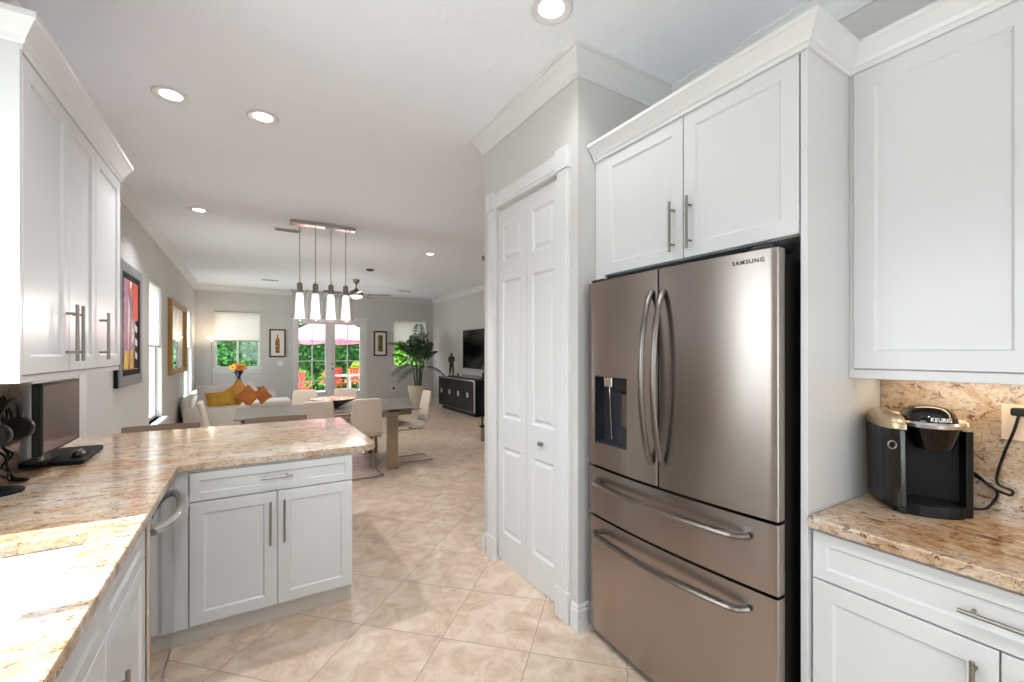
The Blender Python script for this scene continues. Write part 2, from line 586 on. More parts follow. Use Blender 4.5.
    def build(s, name, mat, parent=None, smooth=False, label=None, bev=0.0, sub=0):
        me = bpy.data.meshes.new(name)
        if parent is not None:
            off = Vector(parent.location)
            pp = parent.parent
            if pp is not None:
                off += Vector(pp.location)
            for v in s.b.verts:
                v.co -= off
        bmesh.ops.recalc_face_normals(s.b, faces=s.b.faces)
        s.b.to_mesh(me)
        s.b.free()
        for mm in (mat if isinstance(mat, (list, tuple)) else [mat]):
            me.materials.append(mm)
        o = bpy.data.objects.new(name, me)
        C.objects.link(o)
        if parent is not None:
            o.parent = parent
        if smooth:
            for p in me.polygons:
                p.use_smooth = True
            try:
                me.set_sharp_from_angle(angle=R(38))
            except Exception:
                pass
        if bev:
            b = o.modifiers.new('bevel', 'BEVEL')
            b.width, b.segments, b.limit_method = bev, 2, 'ANGLE'
        if sub:
            b = o.modifiers.new('subd', 'SUBSURF')
            b.levels = b.render_levels = sub
        if label:
            o['label'] = label
        return o

def thing(name, label, cat, loc=(0, 0, 0), group=None):
    o = bpy.data.objects.new(name, None)
    C.objects.link(o)
    o.empty_display_size = 0.1
    o.location = loc
    o['label'], o['category'] = label, cat
    if group:
        o['group'] = group
    return o

def tag(o, label, cat, group=None, kind=None):
    o['label'], o['category'] = label, cat
    if group:
        o['group'] = group
    if kind:
        o['kind'] = kind
    return o

def struct(name, mb, mat, parent=None, **k):
    o = mb.build(name, mat, parent, **k)
    if parent is None:
        o['kind'] = 'structure'
    return o

def copy_tree(o, parent=None):
    c = o.copy()
    C.objects.link(c)
    if parent is not None:
        c.parent = parent
    for ch in list(o.children):
        copy_tree(ch, c)
    return c

def dup(o, loc, rz=0.0, label=None, group=None):
    c = copy_tree(o)
    c.location = loc
    c.rotation_euler = (0, 0, rz)
    if label:
        c['label'] = label
    if group:
        c['group'] = group
    return c

# planes: local (u, v, w) -> world.  w points out of the face.
def PX(X, sgn):          # face in a plane of constant X, outward sgn*X, u = Y, v = Z
    return lambda u, v, w: (X + sgn * w, u, v)
def PY(Y, sgn):          # u = X
    return lambda u, v, w: (u, Y + sgn * w, v)

def shaker(T, u0, u1, v0, v1, th=0.02, stile=0.057, rec=0.008):
    m = MB()
    m.rings(u0, u1, v0, v1, [(0, 0), (0, th - 0.002), (0.002, th), (stile, th), (stile + 0.007, th - rec)], T, back=True)
    return m

def bar_handle(T, u0, v0, u1, v1, w0=0.0, out=0.032, r=0.006):
    m = MB()
    P0, P1 = Vector((u0, v0, 0)), Vector((u1, v1, 0))
    d = (P1 - P0).normalized()
    q = [T(P.x, P.y, w0 + out) for P in (P0, P1)]
    m.tube(q, r, 10)
    L_ = (P1 - P0).length
    for f in (0.16, 0.84):
        P = P0 + d * L_ * f
        m.tube([T(P.x, P.y, w0 - 0.001), T(P.x, P.y, w0 + out)], r * 0.85, 8)
    return m

def offset_path(path, d, closed=False):
    """2D polyline offset to the right of travel"""
    out = []
    n = len(path)
    for i in range(n):
        p = Vector(path[i])
        a = (Vector(path[i]) - Vector(path[i - 1])).normalized() if (i or closed) else None
        b = (Vector(path[(i + 1) % n]) - Vector(path[i])).normalized() if (i < n - 1 or closed) else None
        if a is None: a = b
        if b is None: b = a
        na, nb = Vector((a.y, -a.x)), Vector((b.y, -b.x))
        k = (na + nb)
        k = k / max(1e-6, k.dot(na))
        out.append(p + k * d)
    return out

def molding(path, prof, z, closed=False):
    """prof: (out, dz) closed outline swept along path (room side on the right of travel)"""
    m = MB()
    cols = []
    for o_, dz in prof:
        P = offset_path(path, o_, closed)
        cols.append([m.b.verts.new((p.x, p.y, z + dz)) for p in P])
    n, k = len(path), len(prof)
    for i in range(n if closed else n - 1):
        j = (i + 1) % n
        for a in range(k):
            b = (a + 1) % k
            m.b.faces.new((cols[a][i], cols[a][j], cols[b][j], cols[b][i]))
    if not closed:
        m.b.faces.new([cols[a][0] for a in range(k)])
        m.b.faces.new([cols[a][-1] for a in range(k)][::-1])
    return m

CROWN = [(0.0, -0.125), (0.012, -0.125), (0.014, -0.105), (0.022, -0.098), (0.030, -0.085), (0.046, -0.055), (0.066, -0.030), (0.074, -0.022), (0.074, -0.012), (0.082, -0.008), (0.082, 0.0), (0.0, 0.0)]
CABCROWN = [(0.0, 0.0), (0.010, 0.0), (0.012, 0.018), (0.020, 0.024), (0.026, 0.040), (0.044, 0.070), (0.056, 0.088), (0.062, 0.092), (0.062, 0.112), (0.0, 0.112)]
BASE = [(0.0, 0.0), (0.016, 0.0), (0.016, 0.100), (0.010, 0.108), (0.012, 0.118), (0.005, 0.132), (0.0, 0.132)]

def wall_boxes(axis, c0, c1, a0, a1, z0, z1, holes):
    """wall slab with rectangular holes.  axis 'x': slab between X=c0..c1, runs along Y"""
    m = MB()
    As = sorted({a0, a1, *[h[0] for h in holes], *[h[1] for h in holes]})
    Zs = sorted({z0, z1, *[h[2] for h in holes], *[h[3] for h in holes]})
    vert = {}
    def V(c, a, z):
        k = (round(c, 4), round(a, 4), round(z, 4))
        if k not in vert:
            vert[k] = m.b.verts.new((c, a, z) if axis == 'x' else (a, c, z))
        return vert[k]
    nA, nZ = len(As) - 1, len(Zs) - 1
    solid = [[not any(h[0] <= (As[i] + As[i + 1]) / 2 <= h[1] and h[2] <= (Zs[j] + Zs[j + 1]) / 2 <= h[3] for h in holes) for j in range(nZ)] for i in range(nA)]
    def S(i, j):
        return 0 <= i < nA and 0 <= j < nZ and solid[i][j]
    for i in range(nA):
        for j in range(nZ):
            if not solid[i][j]:
                continue
            A0, A1, Z0, Z1 = As[i], As[i + 1], Zs[j], Zs[j + 1]
            for c in (c0, c1):
                m.b.faces.new((V(c, A0, Z0), V(c, A1, Z0), V(c, A1, Z1), V(c, A0, Z1)))
            for (ii, jj, p, q) in ((i - 1, j, (A0, Z0), (A0, Z1)), (i + 1, j, (A1, Z0), (A1, Z1)), (i, j - 1, (A0, Z0), (A1, Z0)), (i, j + 1, (A0, Z1), (A1, Z1))):
                if not S(ii, jj):
                    m.b.faces.new((V(c0, *p), V(c0, *q), V(c1, *q), V(c1, *p)))
    return m

# ------------------------------------------------------------------ room shell
CH = 3.03                 # ceiling
XL, XK, XR, YF = -1.05, -0.94, 4.74, 12.39
XKR = 2.21                # kitchen right wall
YB = -3.2
PXW, PY0, PY1 = 1.483, 1.773, 2.83   # pantry
WT = 0.16

struct('floor', MB().box(XL - 0.2, XR + 0.2, YB - 0.2, YF + 0.16, -0.12, 0.0), M['floor'])
struct('ceiling', MB().box(XL - 0.2, XR + 0.2, YB - 0.2, YF + 0.16, CH, CH + 0.15), M['ceil'])

WIN1 = (6.92, 7.83, 0.55, 2.40)
WIN2 = (10.34, 11.62, 0.50, 2.36)
SINKW = (0.40, 1.95, 1.10, 2.25)
ADDED_SLIDER = (-3.0, -1.35, 0.04, 2.30)  # added opening out of view; sun on the floor bounces to the ceiling
struct('wall_left', wall_boxes('x', XL - WT, XL, 3.86, YF + WT, 0, CH, [WIN1, WIN2]), M['wall'])
struct('wall_left_kitchen', wall_boxes('x', XK - 0.27, XK, YB, 3.86, 0, CH, [SINKW, ADDED_SLIDER]), M['wall'])
WINL = (-0.69, 0.25, 1.07, 2.42)
WINR = (3.55, 4.52, 1.03, 2.38)
DOOR = (1.075, 2.685, 0.0, 2.30)
struct('wall_far', wall_boxes('y', YF, YF + WT, XL, XR + WT, 0, CH, [WINL, WINR, DOOR]), M['wall'])
struct('wall_right', MB().box(XR, XR + WT, PY1, YF, 0, CH), M['wall'])
struct('wall_right_kitchen', MB().box(XKR, XKR + 0.2, YB, PY0, 0, CH), M['wall'])
ADDED_BACKW = (-0.4, 1.4, 0.95, 2.25)  # window added behind the camera to let daylight in
struct('wall_back', wall_boxes('y', YB - WT, YB, XK, XKR + 0.2, 0, CH, [ADDED_BACKW]), M['wall'])
# pantry closet block: front, side towards the fridge and back towards the living room
PD = (1.935, 2.652, 0.0, 2.455)
struct('wall_pantry', wall_boxes('x', PXW, PXW + 0.11, PY0, PY1, 0, CH, [PD]), M['wall'])
struct('wall_pantry_side', MB().box(PXW + 0.11, XKR + 0.2, PY0, PY0 + 0.11, 0, CH), M['wall'])
struct('wall_pantry_back', MB().box(PXW + 0.11, XR + WT, PY1 - 0.11, PY1, 0, CH), M['wall'])

# crown mouldings and baseboards
struct('trim_1', molding([(XL, 3.86), (XL, YF), (XR, YF), (XR, PY1), (PXW, PY1), (PXW, PY0), (XKR, PY0), (XKR, YB), (XK, YB), (XK, 3.86), (XL, 3.86)], CROWN, CH), M['trim'])
struct('baseboard_left', molding([(XL, 3.86), (XL, YF), (DOOR[0] - 0.10, YF)], BASE, 0), M['trim'])
struct('baseboard_far', molding([(DOOR[1] + 0.10, YF), (XR, YF), (XR, PY1), (PXW, PY1), (PXW, PY1 - 0.035)], BASE, 0), M['trim'])
struct('baseboard_pantry', molding([(PXW, PY0 + 0.045), (PXW, PY0), (XKR, PY0)], BASE, 0), M['trim'])
struct('trim_2', MB().box(XL, XK + 0.004, 3.862, 4.01, 0, 2.30), M['trim'])

# pantry door casing with corner blocks and plinths
def casing():
    m = MB()
    T = PX(PXW, -1)
    def b(u0, u1, v0, v1, w):
        m.box(PXW - w, PXW + 0.001, u0, u1, v0, v1, bev=0.003)
    for (a0, a1) in ((1.835, 1.935), (2.652, 2.752)):
        b(a0, a1, 0.16, 2.455, 0.018)
        b(a0 + 0.018, a1 - 0.018, 0.17, 2.45, 0.023)
        b(a0 - 0.006, a1 + 0.006, 0.0, 0.165, 0.028)       # plinth block
        b(a0 - 0.006, a1 + 0.006, 2.455, 2.575, 0.028)     # corner block
    b(1.935, 2.652, 2.458, 2.560, 0.018)
    b(1.94, 2.648, 2.476, 2.542, 0.023)
    return m
struct('trim_3', casing(), M['trim'])

# pantry bifold: two leaves
def leaf(u0, u1, z0, z1):
    T = PX(PXW + 0.048, -1)
    m = MB()
    th = 0.035
    pu0, pu1 = u0 + 0.062, u1 - 0.062
    bands = [(0.222, 0.812), (1.012, 1.945), (2.075, 2.335)]
    front = lambda a, b, c, d: m.face([T(a, c, th), T(b, c, th), T(b, d, th), T(a, d, th)])
    front(u0, pu0, z0, z1)
    front(pu1, u1, z0, z1)
    zz = [z0] + [z for b in bands for z in b] + [z1]
    for k in range(0, len(zz), 2):
        front(pu0, pu1, zz[k], zz[k + 1])
    for a, b in bands:
        m.rings(pu0, pu1, a, b, [(0, th), (0.010, th - 0.010), (0.020, th - 0.012), (0.040, th - 0.003)], T)
    for q in ([(u0, z0), (u0, z1)], [(u0, z1), (u1, z1)], [(u1, z1), (u1, z0)], [(u1, z0), (u0, z0)]):
        (a, b), (c, d) = q
        m.face([T(a, b, 0), T(c, d, 0), T(c, d, th), T(a, b, th)])
    m.face([T(u0, z0, 0), T(u1, z0, 0), T(u1, z1, 0), T(u0, z1, 0)])
    bmesh.ops.remove_doubles(m.b, verts=m.b.verts, dist=0.0003)
    return m
d = leaf(1.940, 2.288, 0.030, 2.437)
door1 = struct('door_1', d, M['trim'])
d = leaf(2.292, 2.648, 0.030, 2.437)
door1b = struct('door_1_leaf', d, M['trim'])
kn = MB().lathe([(0.006, 0), (0.006, -0.012), (0.014, -0.016), (0.016, -0.024), (0.010, -0.031), (0.001, -0.032)], (PXW + 0.013, 2.115, 0.915), 16, 'x')
kn.build('door_knob', M['nickel'], door1, smooth=True)

# ------------------------------------------------------------------ windows
def window(name, axis, wall_c, depth, rect, inward, mull=(), muntins_v=(), muntins_h=(), fw=0.045, sill=True, glass=True):
    """frame set in the wall hole; inward = direction of the room on the axis (+1/-1)"""
    a0, a1, z0, z1 = rect
    c = wall_c - inward * depth                # plane of the sash
    def bx(m, A0, A1, Z0, Z1, w0, w1, bev=0.0):
        lo, hi = sorted((c + inward * w0, c + inward * w1))
        if axis == 'x':
            m.box(lo, hi, A0, A1, Z0, Z1, bev=bev)
        else:
            m.box(A0, A1, lo, hi, Z0, Z1, bev=bev)
    m = MB()
    bx(m, a0, a0 + fw, z0, z1, -0.03, 0.03, 0.004)
    bx(m, a1 - fw, a1, z0, z1, -0.03, 0.03, 0.004)
    bx(m, a0 + fw, a1 - fw, z0, z0 + fw, -0.03, 0.03, 0.004)
    bx(m, a0 + fw, a1 - fw, z1 - fw, z1, -0.03, 0.03, 0.004)
    for a in mull:
        bx(m, a - fw * 0.45, a + fw * 0.45, z0 + fw, z1 - fw, -0.025, 0.025, 0.003)
    f = m.build(name, M['trim'])
    f['kind'] = 'structure'
    if glass:
        g = MB()
        bx(g, a0 + fw, a1 - fw, z0 + fw, z1 - fw, -0.004, 0.004)
        g.build('window_glass', M['glass'], f)
    if sill:
        s_ = MB()
        lo, hi = sorted((wall_c - inward * (depth - 0.03), wall_c + inward * 0.07))
        if axis == 'x':
            s_.box(lo, hi, a0 - 0.07, a1 + 0.07, z0 - 0.045, z0, bev=0.006)
            s_.box(wall_c, wall_c + inward * 0.018, a0 - 0.05, a1 + 0.05, z0 - 0.11, z0 - 0.045, bev=0.004) if inward > 0 else None
        else:
            s_.box(a0 - 0.07, a1 + 0.07, lo, hi, z0 - 0.045, z0, bev=0.006)
            lo2, hi2 = sorted((wall_c, wall_c + inward * 0.018))
            s_.box(a0 - 0.05, a1 + 0.05, lo2, hi2, z0 - 0.11, z0 - 0.045, bev=0.004)
        s_.build('window_sill', M['trim'], f)
    return f

window('window_1', 'x', XL, 0.10, WIN1, +1, fw=0.04)
window('window_2', 'x', XL, 0.10, WIN2, +1, mull=(10.98,))
window('window_3', 'y', YF, 0.09, WINL, -1, mull=(-0.22,))
window('window_4', 'y', YF, 0.09, WINR, -1, mull=(4.03,))
window('window_5', 'x', XK, 0.14, SINKW, +1, mull=(1.30,), fw=0.045, sill=False)
window('window_added_slider', 'x', XK, 0.14, ADDED_SLIDER, +1, mull=(-2.17,), fw=0.06, sill=False)  # added glazed door, never in view, admits sun for ceiling bounce
portal('portal_added_slider', (XK - 0.20, -2.17, 1.17), (0, R(-90), 0), 2.26, 1.65)
window('window_added_back', 'y', YB, 0.10, ADDED_BACKW, +1, mull=(0.5,), fw=0.06, sill=False)  # added unseen window, daylight fill from behind the camera
portal('portal_sink', (XK - 0.20, (SINKW[0] + SINKW[1]) / 2, (SINKW[2] + SINKW[3]) / 2), (0, R(-90), 0), SINKW[3] - SINKW[2], SINKW[1] - SINKW[0])
portal('portal_win1', (XL - 0.15, 7.375, 1.475), (0, R(-90), 0), 1.85, 0.91)
portal('portal_win2', (XL - 0.15, 10.98, 1.43), (0, R(-90), 0), 1.86, 1.28)
portal('portal_far', (1.88, YF + 0.14, 1.15), (R(-90), 0, 0), 1.62, 2.3)
portal('portal_winl', (-0.22, YF + 0.14, 1.74), (R(-90), 0, 0), 0.94, 1.35)
portal('portal_winr', (4.03, YF + 0.14, 1.70), (R(-90), 0, 0), 0.97, 1.35)
portal('portal_added_back', (0.5, YB - 0.14, 1.6), (R(90), 0, 0), 1.8, 1.3)

def cell_shade(name, axis, c, rect, zbot, label):
    """pleated cellular shade with a bottom rail"""
    a0, a1, z1 = rect[0] + 0.01, rect[1] - 0.01, rect[3] - 0.012
    t = thing(name, label, 'window shade', ((c, (a0 + a1) / 2, z1) if axis == 'x' else ((a0 + a1) / 2, c, z1)), 'cellular window shades')
    n = int((z1 - 0.035 - zbot) / 0.022)
    rows = []
    for k in range(2 * n + 1):
        z = z1 - 0.035 - (z1 - 0.035 - zbot) * k / (2 * n)
        w = 0.007 if k % 2 else -0.007
        rows.append([(c + w, a, z) if axis == 'x' else (a, c + w, z) for a in (a0 + 0.004, (a0 + a1) / 2, a1 - 0.004)])
    MB().sheet(rows).build('pleated_fabric', M['shade'], t)
    for nm, za, zb, w in (('head_rail', z1 - 0.04, z1, 0.022), ('bottom_rail', zbot - 0.022, zbot, 0.014)):
        m = MB()
        if axis == 'x':
            m.box(c - w, c + w, a0, a1, za, zb, bev=0.003)
        else:
            m.box(a0, a1, c - w, c + w, za, zb, bev=0.003)
        m.build(nm, M['trim'] if nm == 'head_rail' else M['rail'], t)
    return t
cell_shade('window_shade', 'x', XL - 0.03, WIN1, 1.55, 'white cellular shade half lowered in the left-wall window between painting and mirror')
cell_shade('window_shade', 'x', XL - 0.03, WIN2, 1.56, 'white cellular shade half lowered in the left-wall window beyond the gold mirror')
cell_shade('window_shade', 'y', YF - 0.012, WINL, 1.745, 'white cellular shade over the upper half of the window behind the torchiere lamp')
cell_shade('window_shade', 'y', YF - 0.012, WINR, 1.745, 'white cellular shade over the upper half of the window behind the tall palm')

# french doors
def french():
    x0, x1, z1 = DOOR[0], DOOR[1], DOOR[3]
    m = MB()
    for a, b in ((x0 - 0.095, x0), (x1, x1 + 0.12)):
        m.box(a, b, YF - 0.02, YF + 0.001, 0, z1 + 0.09, bev=0.004)
    m.box(x0 - 0.11, x1 + 0.13, YF - 0.024, YF + 0.001, z1, z1 + 0.09, bev=0.004)
    m.box(x0, x0 + 0.03, YF, YF + WT, 0, z1)
    m.box(x1 - 0.03, x1, YF, YF + WT, 0, z1)
    m.box(x0, x1, YF, YF + WT, z1 - 0.03, z1)
    struct('trim_4', m, M['trim'])
    mid = 1.868
    for k, (a, b) in enumerate(((x0 + 0.032, mid - 0.003), (mid + 0.003, x1 - 0.032))):
        m = MB()
        z0, zt = 0.02, z1 - 0.034
        y0, y1 = YF + 0.02, YF + 0.064
        ga, gb = (1.11, 1.742) if k == 0 else (1.99, 2.622)
        g0, g1 = 0.41, zt - 0.07
        m.box(a, ga, y0, y1, z0, zt, bev=0.003)
        m.box(gb, b, y0, y1, z0, zt, bev=0.003)
        m.box(ga, gb, y0, y1, z0, g0, bev=0.003)
        m.box(ga, gb, y0, y1, g1, zt, bev=0.003)
        c = (ga + gb) / 2
        m.box(c - 0.012, c + 0.012, y0 + 0.01, y1 - 0.01, g0, g1)
        for z in (0.707, 1.226, 1.748):
            m.box(ga, gb, y0 + 0.01, y1 - 0.01, z - 0.012, z + 0.012)
        o = struct('door_%d' % (k + 2), m, M['trim'])
        MB().box(ga, gb, y0 + 0.018, y0 + 0.024, g0, g1).build('door_glass', M['glass'], o)
        if k == 1:
            h = MB()
            h.lathe([(0.022, 0), (0.022, -0.008), (0.009, -0.012), (0.009, -0.03), (0.026, -0.04), (0.028, -0.055), (0.012, -0.066)], (1.925, y0, 1.02), 16, 'y')
            h.build('door_handle', M['nickel'], o, smooth=True)
            h = MB()
            h.lathe([(0.026, 0), (0.026, -0.01), (0.016, -0.02), (0.001, -0.021)], (1.925, y0, 1.14), 16, 'y')
            h.build('deadbolt', M['nickel'], o, smooth=True)
french()

# ------------------------------------------------------------------ ceiling fixtures
CANS = [(-0.404, 3.347, 'recessed downlight glowing above the peninsula, nearer the left wall cabinets', 1.8),
        (0.084, 3.341, 'recessed downlight glowing above the peninsula, right one of the pair', 2.3),
        (1.182, 1.60, 'recessed downlight at the top edge of the view in front of the pantry', 0.4),
        (-0.466, 5.895, 'small recessed downlight above the left end of the dining table', 1.8),
        (2.485, 6.621, 'small recessed downlight between ceiling fan and pantry', 2.2),
        (0.25, 0.2, 'added unseen downlight over the kitchen aisle behind the viewer', 1.8),  # added behind the camera as fill for the kitchen fronts
        (0.10, 1.45, 'added unseen downlight over the aisle between sink and refrigerator', 1.4),  # added above the frame to brighten the peninsula cabinet front
        (0.25, -1.6, 'added unseen downlight by the added back window', 1)]  # added out of view as extra room fill
def can(x, y, label, on, r=0.075):
    t = thing('recessed_light', label, 'ceiling light', (x, y, CH), 'recessed ceiling downlights')
    MB().lathe([(r + 0.022, 0.0), (r + 0.022, -0.005), (r + 0.014, -0.010), (r, -0.008), (r - 0.012, -0.003), (r - 0.018, -0.0015)], (x, y, CH), 32, cap=False).build('trim_ring', M['trim'], t, smooth=True)
    MB().lathe([(r - 0.016, -0.0018), (0.0005, -0.0022)], (x, y, CH), 32, cap=False).build('lens', M['can_glow'], t)
    d = bpy.data.lights.new('downlight', 'SPOT')
    d.energy = CAN_W * on
    d.spot_size = R(122)
    d.spot_blend = 0.7
    d.shadow_soft_size = 0.03
    d.color = (0.95, 0.97, 1.0)
    o = bpy.data.objects.new('downlight', d)
    C.objects.link(o)
    o.parent = t
    o.location = (0, 0, -0.02)
    return t
for x, y, l, on in CANS:
    can(x, y, l, on)

def vent(x, y, sx, sy, label):
    t = thing('ceiling_vent', label, 'vent', (x, y, CH), 'ceiling air vents')
    m = MB()
    f = 0.016
    for a in ((x - sx, x + sx, y - sy, y - sy + f), (x - sx, x + sx, y + sy - f, y + sy), (x - sx, x - sx + f, y - sy + f, y + sy - f), (x + sx - f, x + sx, y - sy + f, y + sy - f)):
        m.box(*a, CH - 0.008, CH, bev=0.002)
    m.build('frame', M['vent'], t)
    MB().box(x - sx + f, x + sx - f, y - sy + f, y + sy - f, CH - 0.002, CH).build('recess', M['vent_dark'], t)
    m = MB()
    n = 5
    for k in range(n):
        yy = y - sy + f + (2 * sy - 2 * f) * (k + 0.5) / n
        m.sheet([[(x - sx + f, yy - 0.006, CH - 0.002), (x + sx - f, yy - 0.006, CH - 0.002)], [(x - sx + f, yy + 0.006, CH - 0.009), (x + sx - f, yy + 0.006, CH - 0.009)]], 0.001)
    m.build('louvers', M['rail'], t)
vent(0.43, 6.27, 0.15, 0.075, 'white ceiling vent just left of the pendant fixture bar')
vent(0.40, 10.8, 0.17, 0.09, 'white ceiling vent near the far wall over the left window')
vent(3.43, 10.97, 0.17, 0.09, 'white ceiling vent near the far wall, right of the ceiling fan')
t = thing('smoke_detector', 'small round smoke detector on the ceiling in front of the fan', 'smoke detector', (1.965, 8.404, CH))
MB().lathe([(0.07, 0), (0.07, -0.02), (0.055, -0.036), (0.001, -0.038)], (1.965, 8.404, CH), 24).build('housing', M['vent_dark'], t, smooth=True)
MB().lathe([(0.078, 0), (0.078, -0.006), (0.072, -0.008)], (1.965, 8.404, CH), 24).build('mounting_ring', M['vent'], t, smooth=True)
t = thing('ceiling_sensor', 'small dark sensor hanging from the ceiling beside the pantry casing', 'sensor', (3.33, 6.367, CH))
MB().lathe([(0.05, 0), (0.05, -0.008), (0.012, -0.012), (0.012, -0.03), (0.03, -0.036), (0.028, -0.055), (0.001, -0.06)], (3.33, 6.367, CH), 20).build('body', M['vent_dark'], t, smooth=True)

# four-light pendant
def pendant():
    Y = 5.77
    t = thing('pendant_light', 'chrome bar pendant with four lit glass cylinders over the dining table', 'pendant light', (0.79, Y, CH))
    m = MB()
    m.box(0.42, 1.165, Y - 0.055, Y + 0.055, CH - 0.045, CH, bev=0.006)
    m.build('canopy_bar', M['chrome'], t)
    for i, x in enumerate((0.527, 0.700, 0.876, 1.050)):
        MB().tube([(x, Y, CH - 0.045), (x, Y, 2.28)], 0.0045, 8).build('rod', M['nickel'], t)
        s_ = MB()
        s_.lathe([(0.010, 2.30), (0.030, 2.285), (0.032, 2.275), (0.032, 2.19), (0.036, 2.185), (0.036, 2.172)], (x, Y, 0), 20)
        s_.build('socket', M['nickel'], t, smooth=True)
        g = MB()
        g.lathe([(0.032, 2.172), (0.040, 2.15), (0.058, 1.862), (0.055, 1.862), (0.036, 2.14), (0.001, 2.15)], (x, Y, 0), 20)
        g.build('inner_diffuser', M['pend_glow'], t, smooth=True)
        g = MB()
        g.lathe([(0.080, 2.19), (0.082, 1.84), (0.078, 1.84), (0.076, 2.19)], (x, Y, 0), 28, cap=False)
        go = g.build('outer_glass', M['pglass'], t, smooth=True)
        g = MB()
        g.tube([(x - 0.092, Y, 2.20), (x + 0.092, Y, 2.20)], 0.004, 6)
        g.build('glass_crossbar', M['nickel'], t)
        for sx, zz in ((-1, 2.20), (1, 2.20), (-1, 1.885), (1, 1.885)):
            MB().tube([(x + sx * 0.081, Y, zz), (x + sx * 0.094, Y, zz)], 0.010, 8).build('glass_clip', M['nickel'], t)
        d = bpy.data.lights.new('pendant_bulb', 'POINT')
        d.energy = 8
        d.shadow_soft_size = 0.04
        d.color = (1, 0.96, 0.9)
        o = bpy.data.objects.new('pendant_bulb', d)
        C.objects.link(o)
        o.parent = t
        o.location = Vector((x, Y, 1.80)) - Vector(t.location)
    return t
pendant()

def fan():
    X, Y = 2.0, 9.8
    t = thing('ceiling_fan', 'brown-bladed ceiling fan with a lit glass bowl over the living area', 'ceiling fan', (X, Y, CH))
    MB().lathe([(0.075, CH), (0.075, CH - 0.02), (0.055, CH - 0.07), (0.02, CH - 0.10), (0.018, CH - 0.11)], (X, Y, 0), 24).build('canopy', M['fan_metal'], t, smooth=True)
    MB().tube([(X, Y, CH - 0.08), (X, Y, 2.80)], 0.014, 10).build('downrod', M['fan_metal'], t)
    MB().lathe([(0.03, 2.84), (0.05, 2.81), (0.11, 2.79), (0.145, 2.755), (0.15, 2.72), (0.135, 2.69), (0.12, 2.68)], (X, Y, 0), 28).build('motor_housing', M['fan_metal'], t, smooth=True)
    MB().lathe([(0.125, 2.68), (0.12, 2.655), (0.085, 2.628), (0.04, 2.615), (0.001, 2.612)], (X, Y, 0), 28).build('light_bowl', M['fan_glow'], t, smooth=True)
    d = bpy.data.lights.new('fan_bulb', 'POINT')
    d.energy = 10
    d.shadow_soft_size = 0.2
    d.color = (1, 0.95, 0.88)
    o = bpy.data.objects.new('fan_bulb', d)
    C.objects.link(o)
    o.parent = t
    o.location = (0, 0, 2.52 - CH)
    for k in range(5):
        a = R(-20 + 72 * k)
        ca, sa = math.cos(a), math.sin(a)
        def P(r, w, z):
            return (X + ca * r - sa * w, Y + sa * r + ca * w, z)
        rows = []
        for r, hw in ((0.24, 0.045), (0.30, 0.058), (0.50, 0.066), (0.66, 0.068), (0.70, 0.056), (0.715, 0.03)):
            rows.append([P(r, w * hw, 2.705 + w * hw * 0.22) for w in (-1, 0, 1)])
        bl = MB().sheet(rows, 0.007).build('blade', M['fan_wood'], t)
        b = MB()
        b.sheet([[P(r, -0.02, 2.712), P(r, 0.02, 2.722)] for r in (0.12, 0.2, 0.30)], 0.006)
        b.build('blade_arm', M['fan_metal'], bl)
fan()

# ------------------------------------------------------------------ kitchen: left run and peninsula
CT0, CT1 = 0.876, 0.914
FXL = -0.318              # face of the left base run (door front)
SL = -0.290               # slab edge
SINK = (-0.82, -0.405, 1.27, 1.80)

def slab_L():
    m = MB()
    # plan: left run + peninsula in one continuous outline with sink hole -> rectangles on a shared grid
    xs = [XK, SINK[0], SINK[1], SL]
    ys = [-1.2, SINK[2], SINK[3], 2.63]
    V = {}
    def v(x, y, z):
        k = (round(x, 4), round(y, 4), z)
        if k not in V:
            V[k] = m.b.verts.new((x, y, z))
        return V[k]
    for z in (CT0, CT1):
        for i in range(3):
            for j in range(3):
                if i == 1 and j == 1:
                    continue
                m.b.faces.new([v(xs[a], ys[b], z) for a, b in ((i, j), (i + 1, j), (i + 1, j + 1), (i, j + 1))])
        pen = [(XK, 2.63), (xs[1], 2.63), (xs[2], 2.63), (SL, 2.63), (0.585, 2.63), (0.628, 2.645), (0.655, 2.675), (0.665, 2.73), (0.665, 3.84), (0.645, 3.86), (XK, 3.86)]
        m.b.faces.new([v(a, b, z) for a, b in pen])
    out = [(XK, -1.2), (xs[1], -1.2), (xs[2], -1.2), (SL, -1.2), (SL, SINK[2]), (SL, SINK[3]), (SL, 2.63), (0.585, 2.63), (0.628, 2.645), (0.655, 2.675), (0.665, 2.73), (0.665, 3.84), (0.645, 3.86), (XK, 3.86), (XK, 2.63), (XK, SINK[3]), (XK, SINK[2])]
    for a, b in zip(out, out[1:] + out[:1]):
        m.b.faces.new((v(*a, CT0), v(*b, CT0), v(*b, CT1), v(*a, CT1)))
    hole = [(xs[1], ys[1]), (xs[2], ys[1]), (xs[2], ys[2]), (xs[1], ys[2])]
    for a, b in zip(hole, hole[1:] + hole[:1]):
        m.b.faces.new((v(*a, CT0), v(*b, CT0), v(*b, CT1), v(*a, CT1)))
    return m
tag(slab_L().build('countertop', M['granite'], bev=0.006), 'long L-shaped speckled granite countertop over the sink run and peninsula', 'countertop')
tag(wall_boxes('x', XK + 0.001, XK + 0.02, 1.97, 2.95, CT1 + 0.0005, 1.369, []).build('backsplash', M['granite_r']), 'brown granite backsplash on the left wall behind the monitor', 'backsplash')

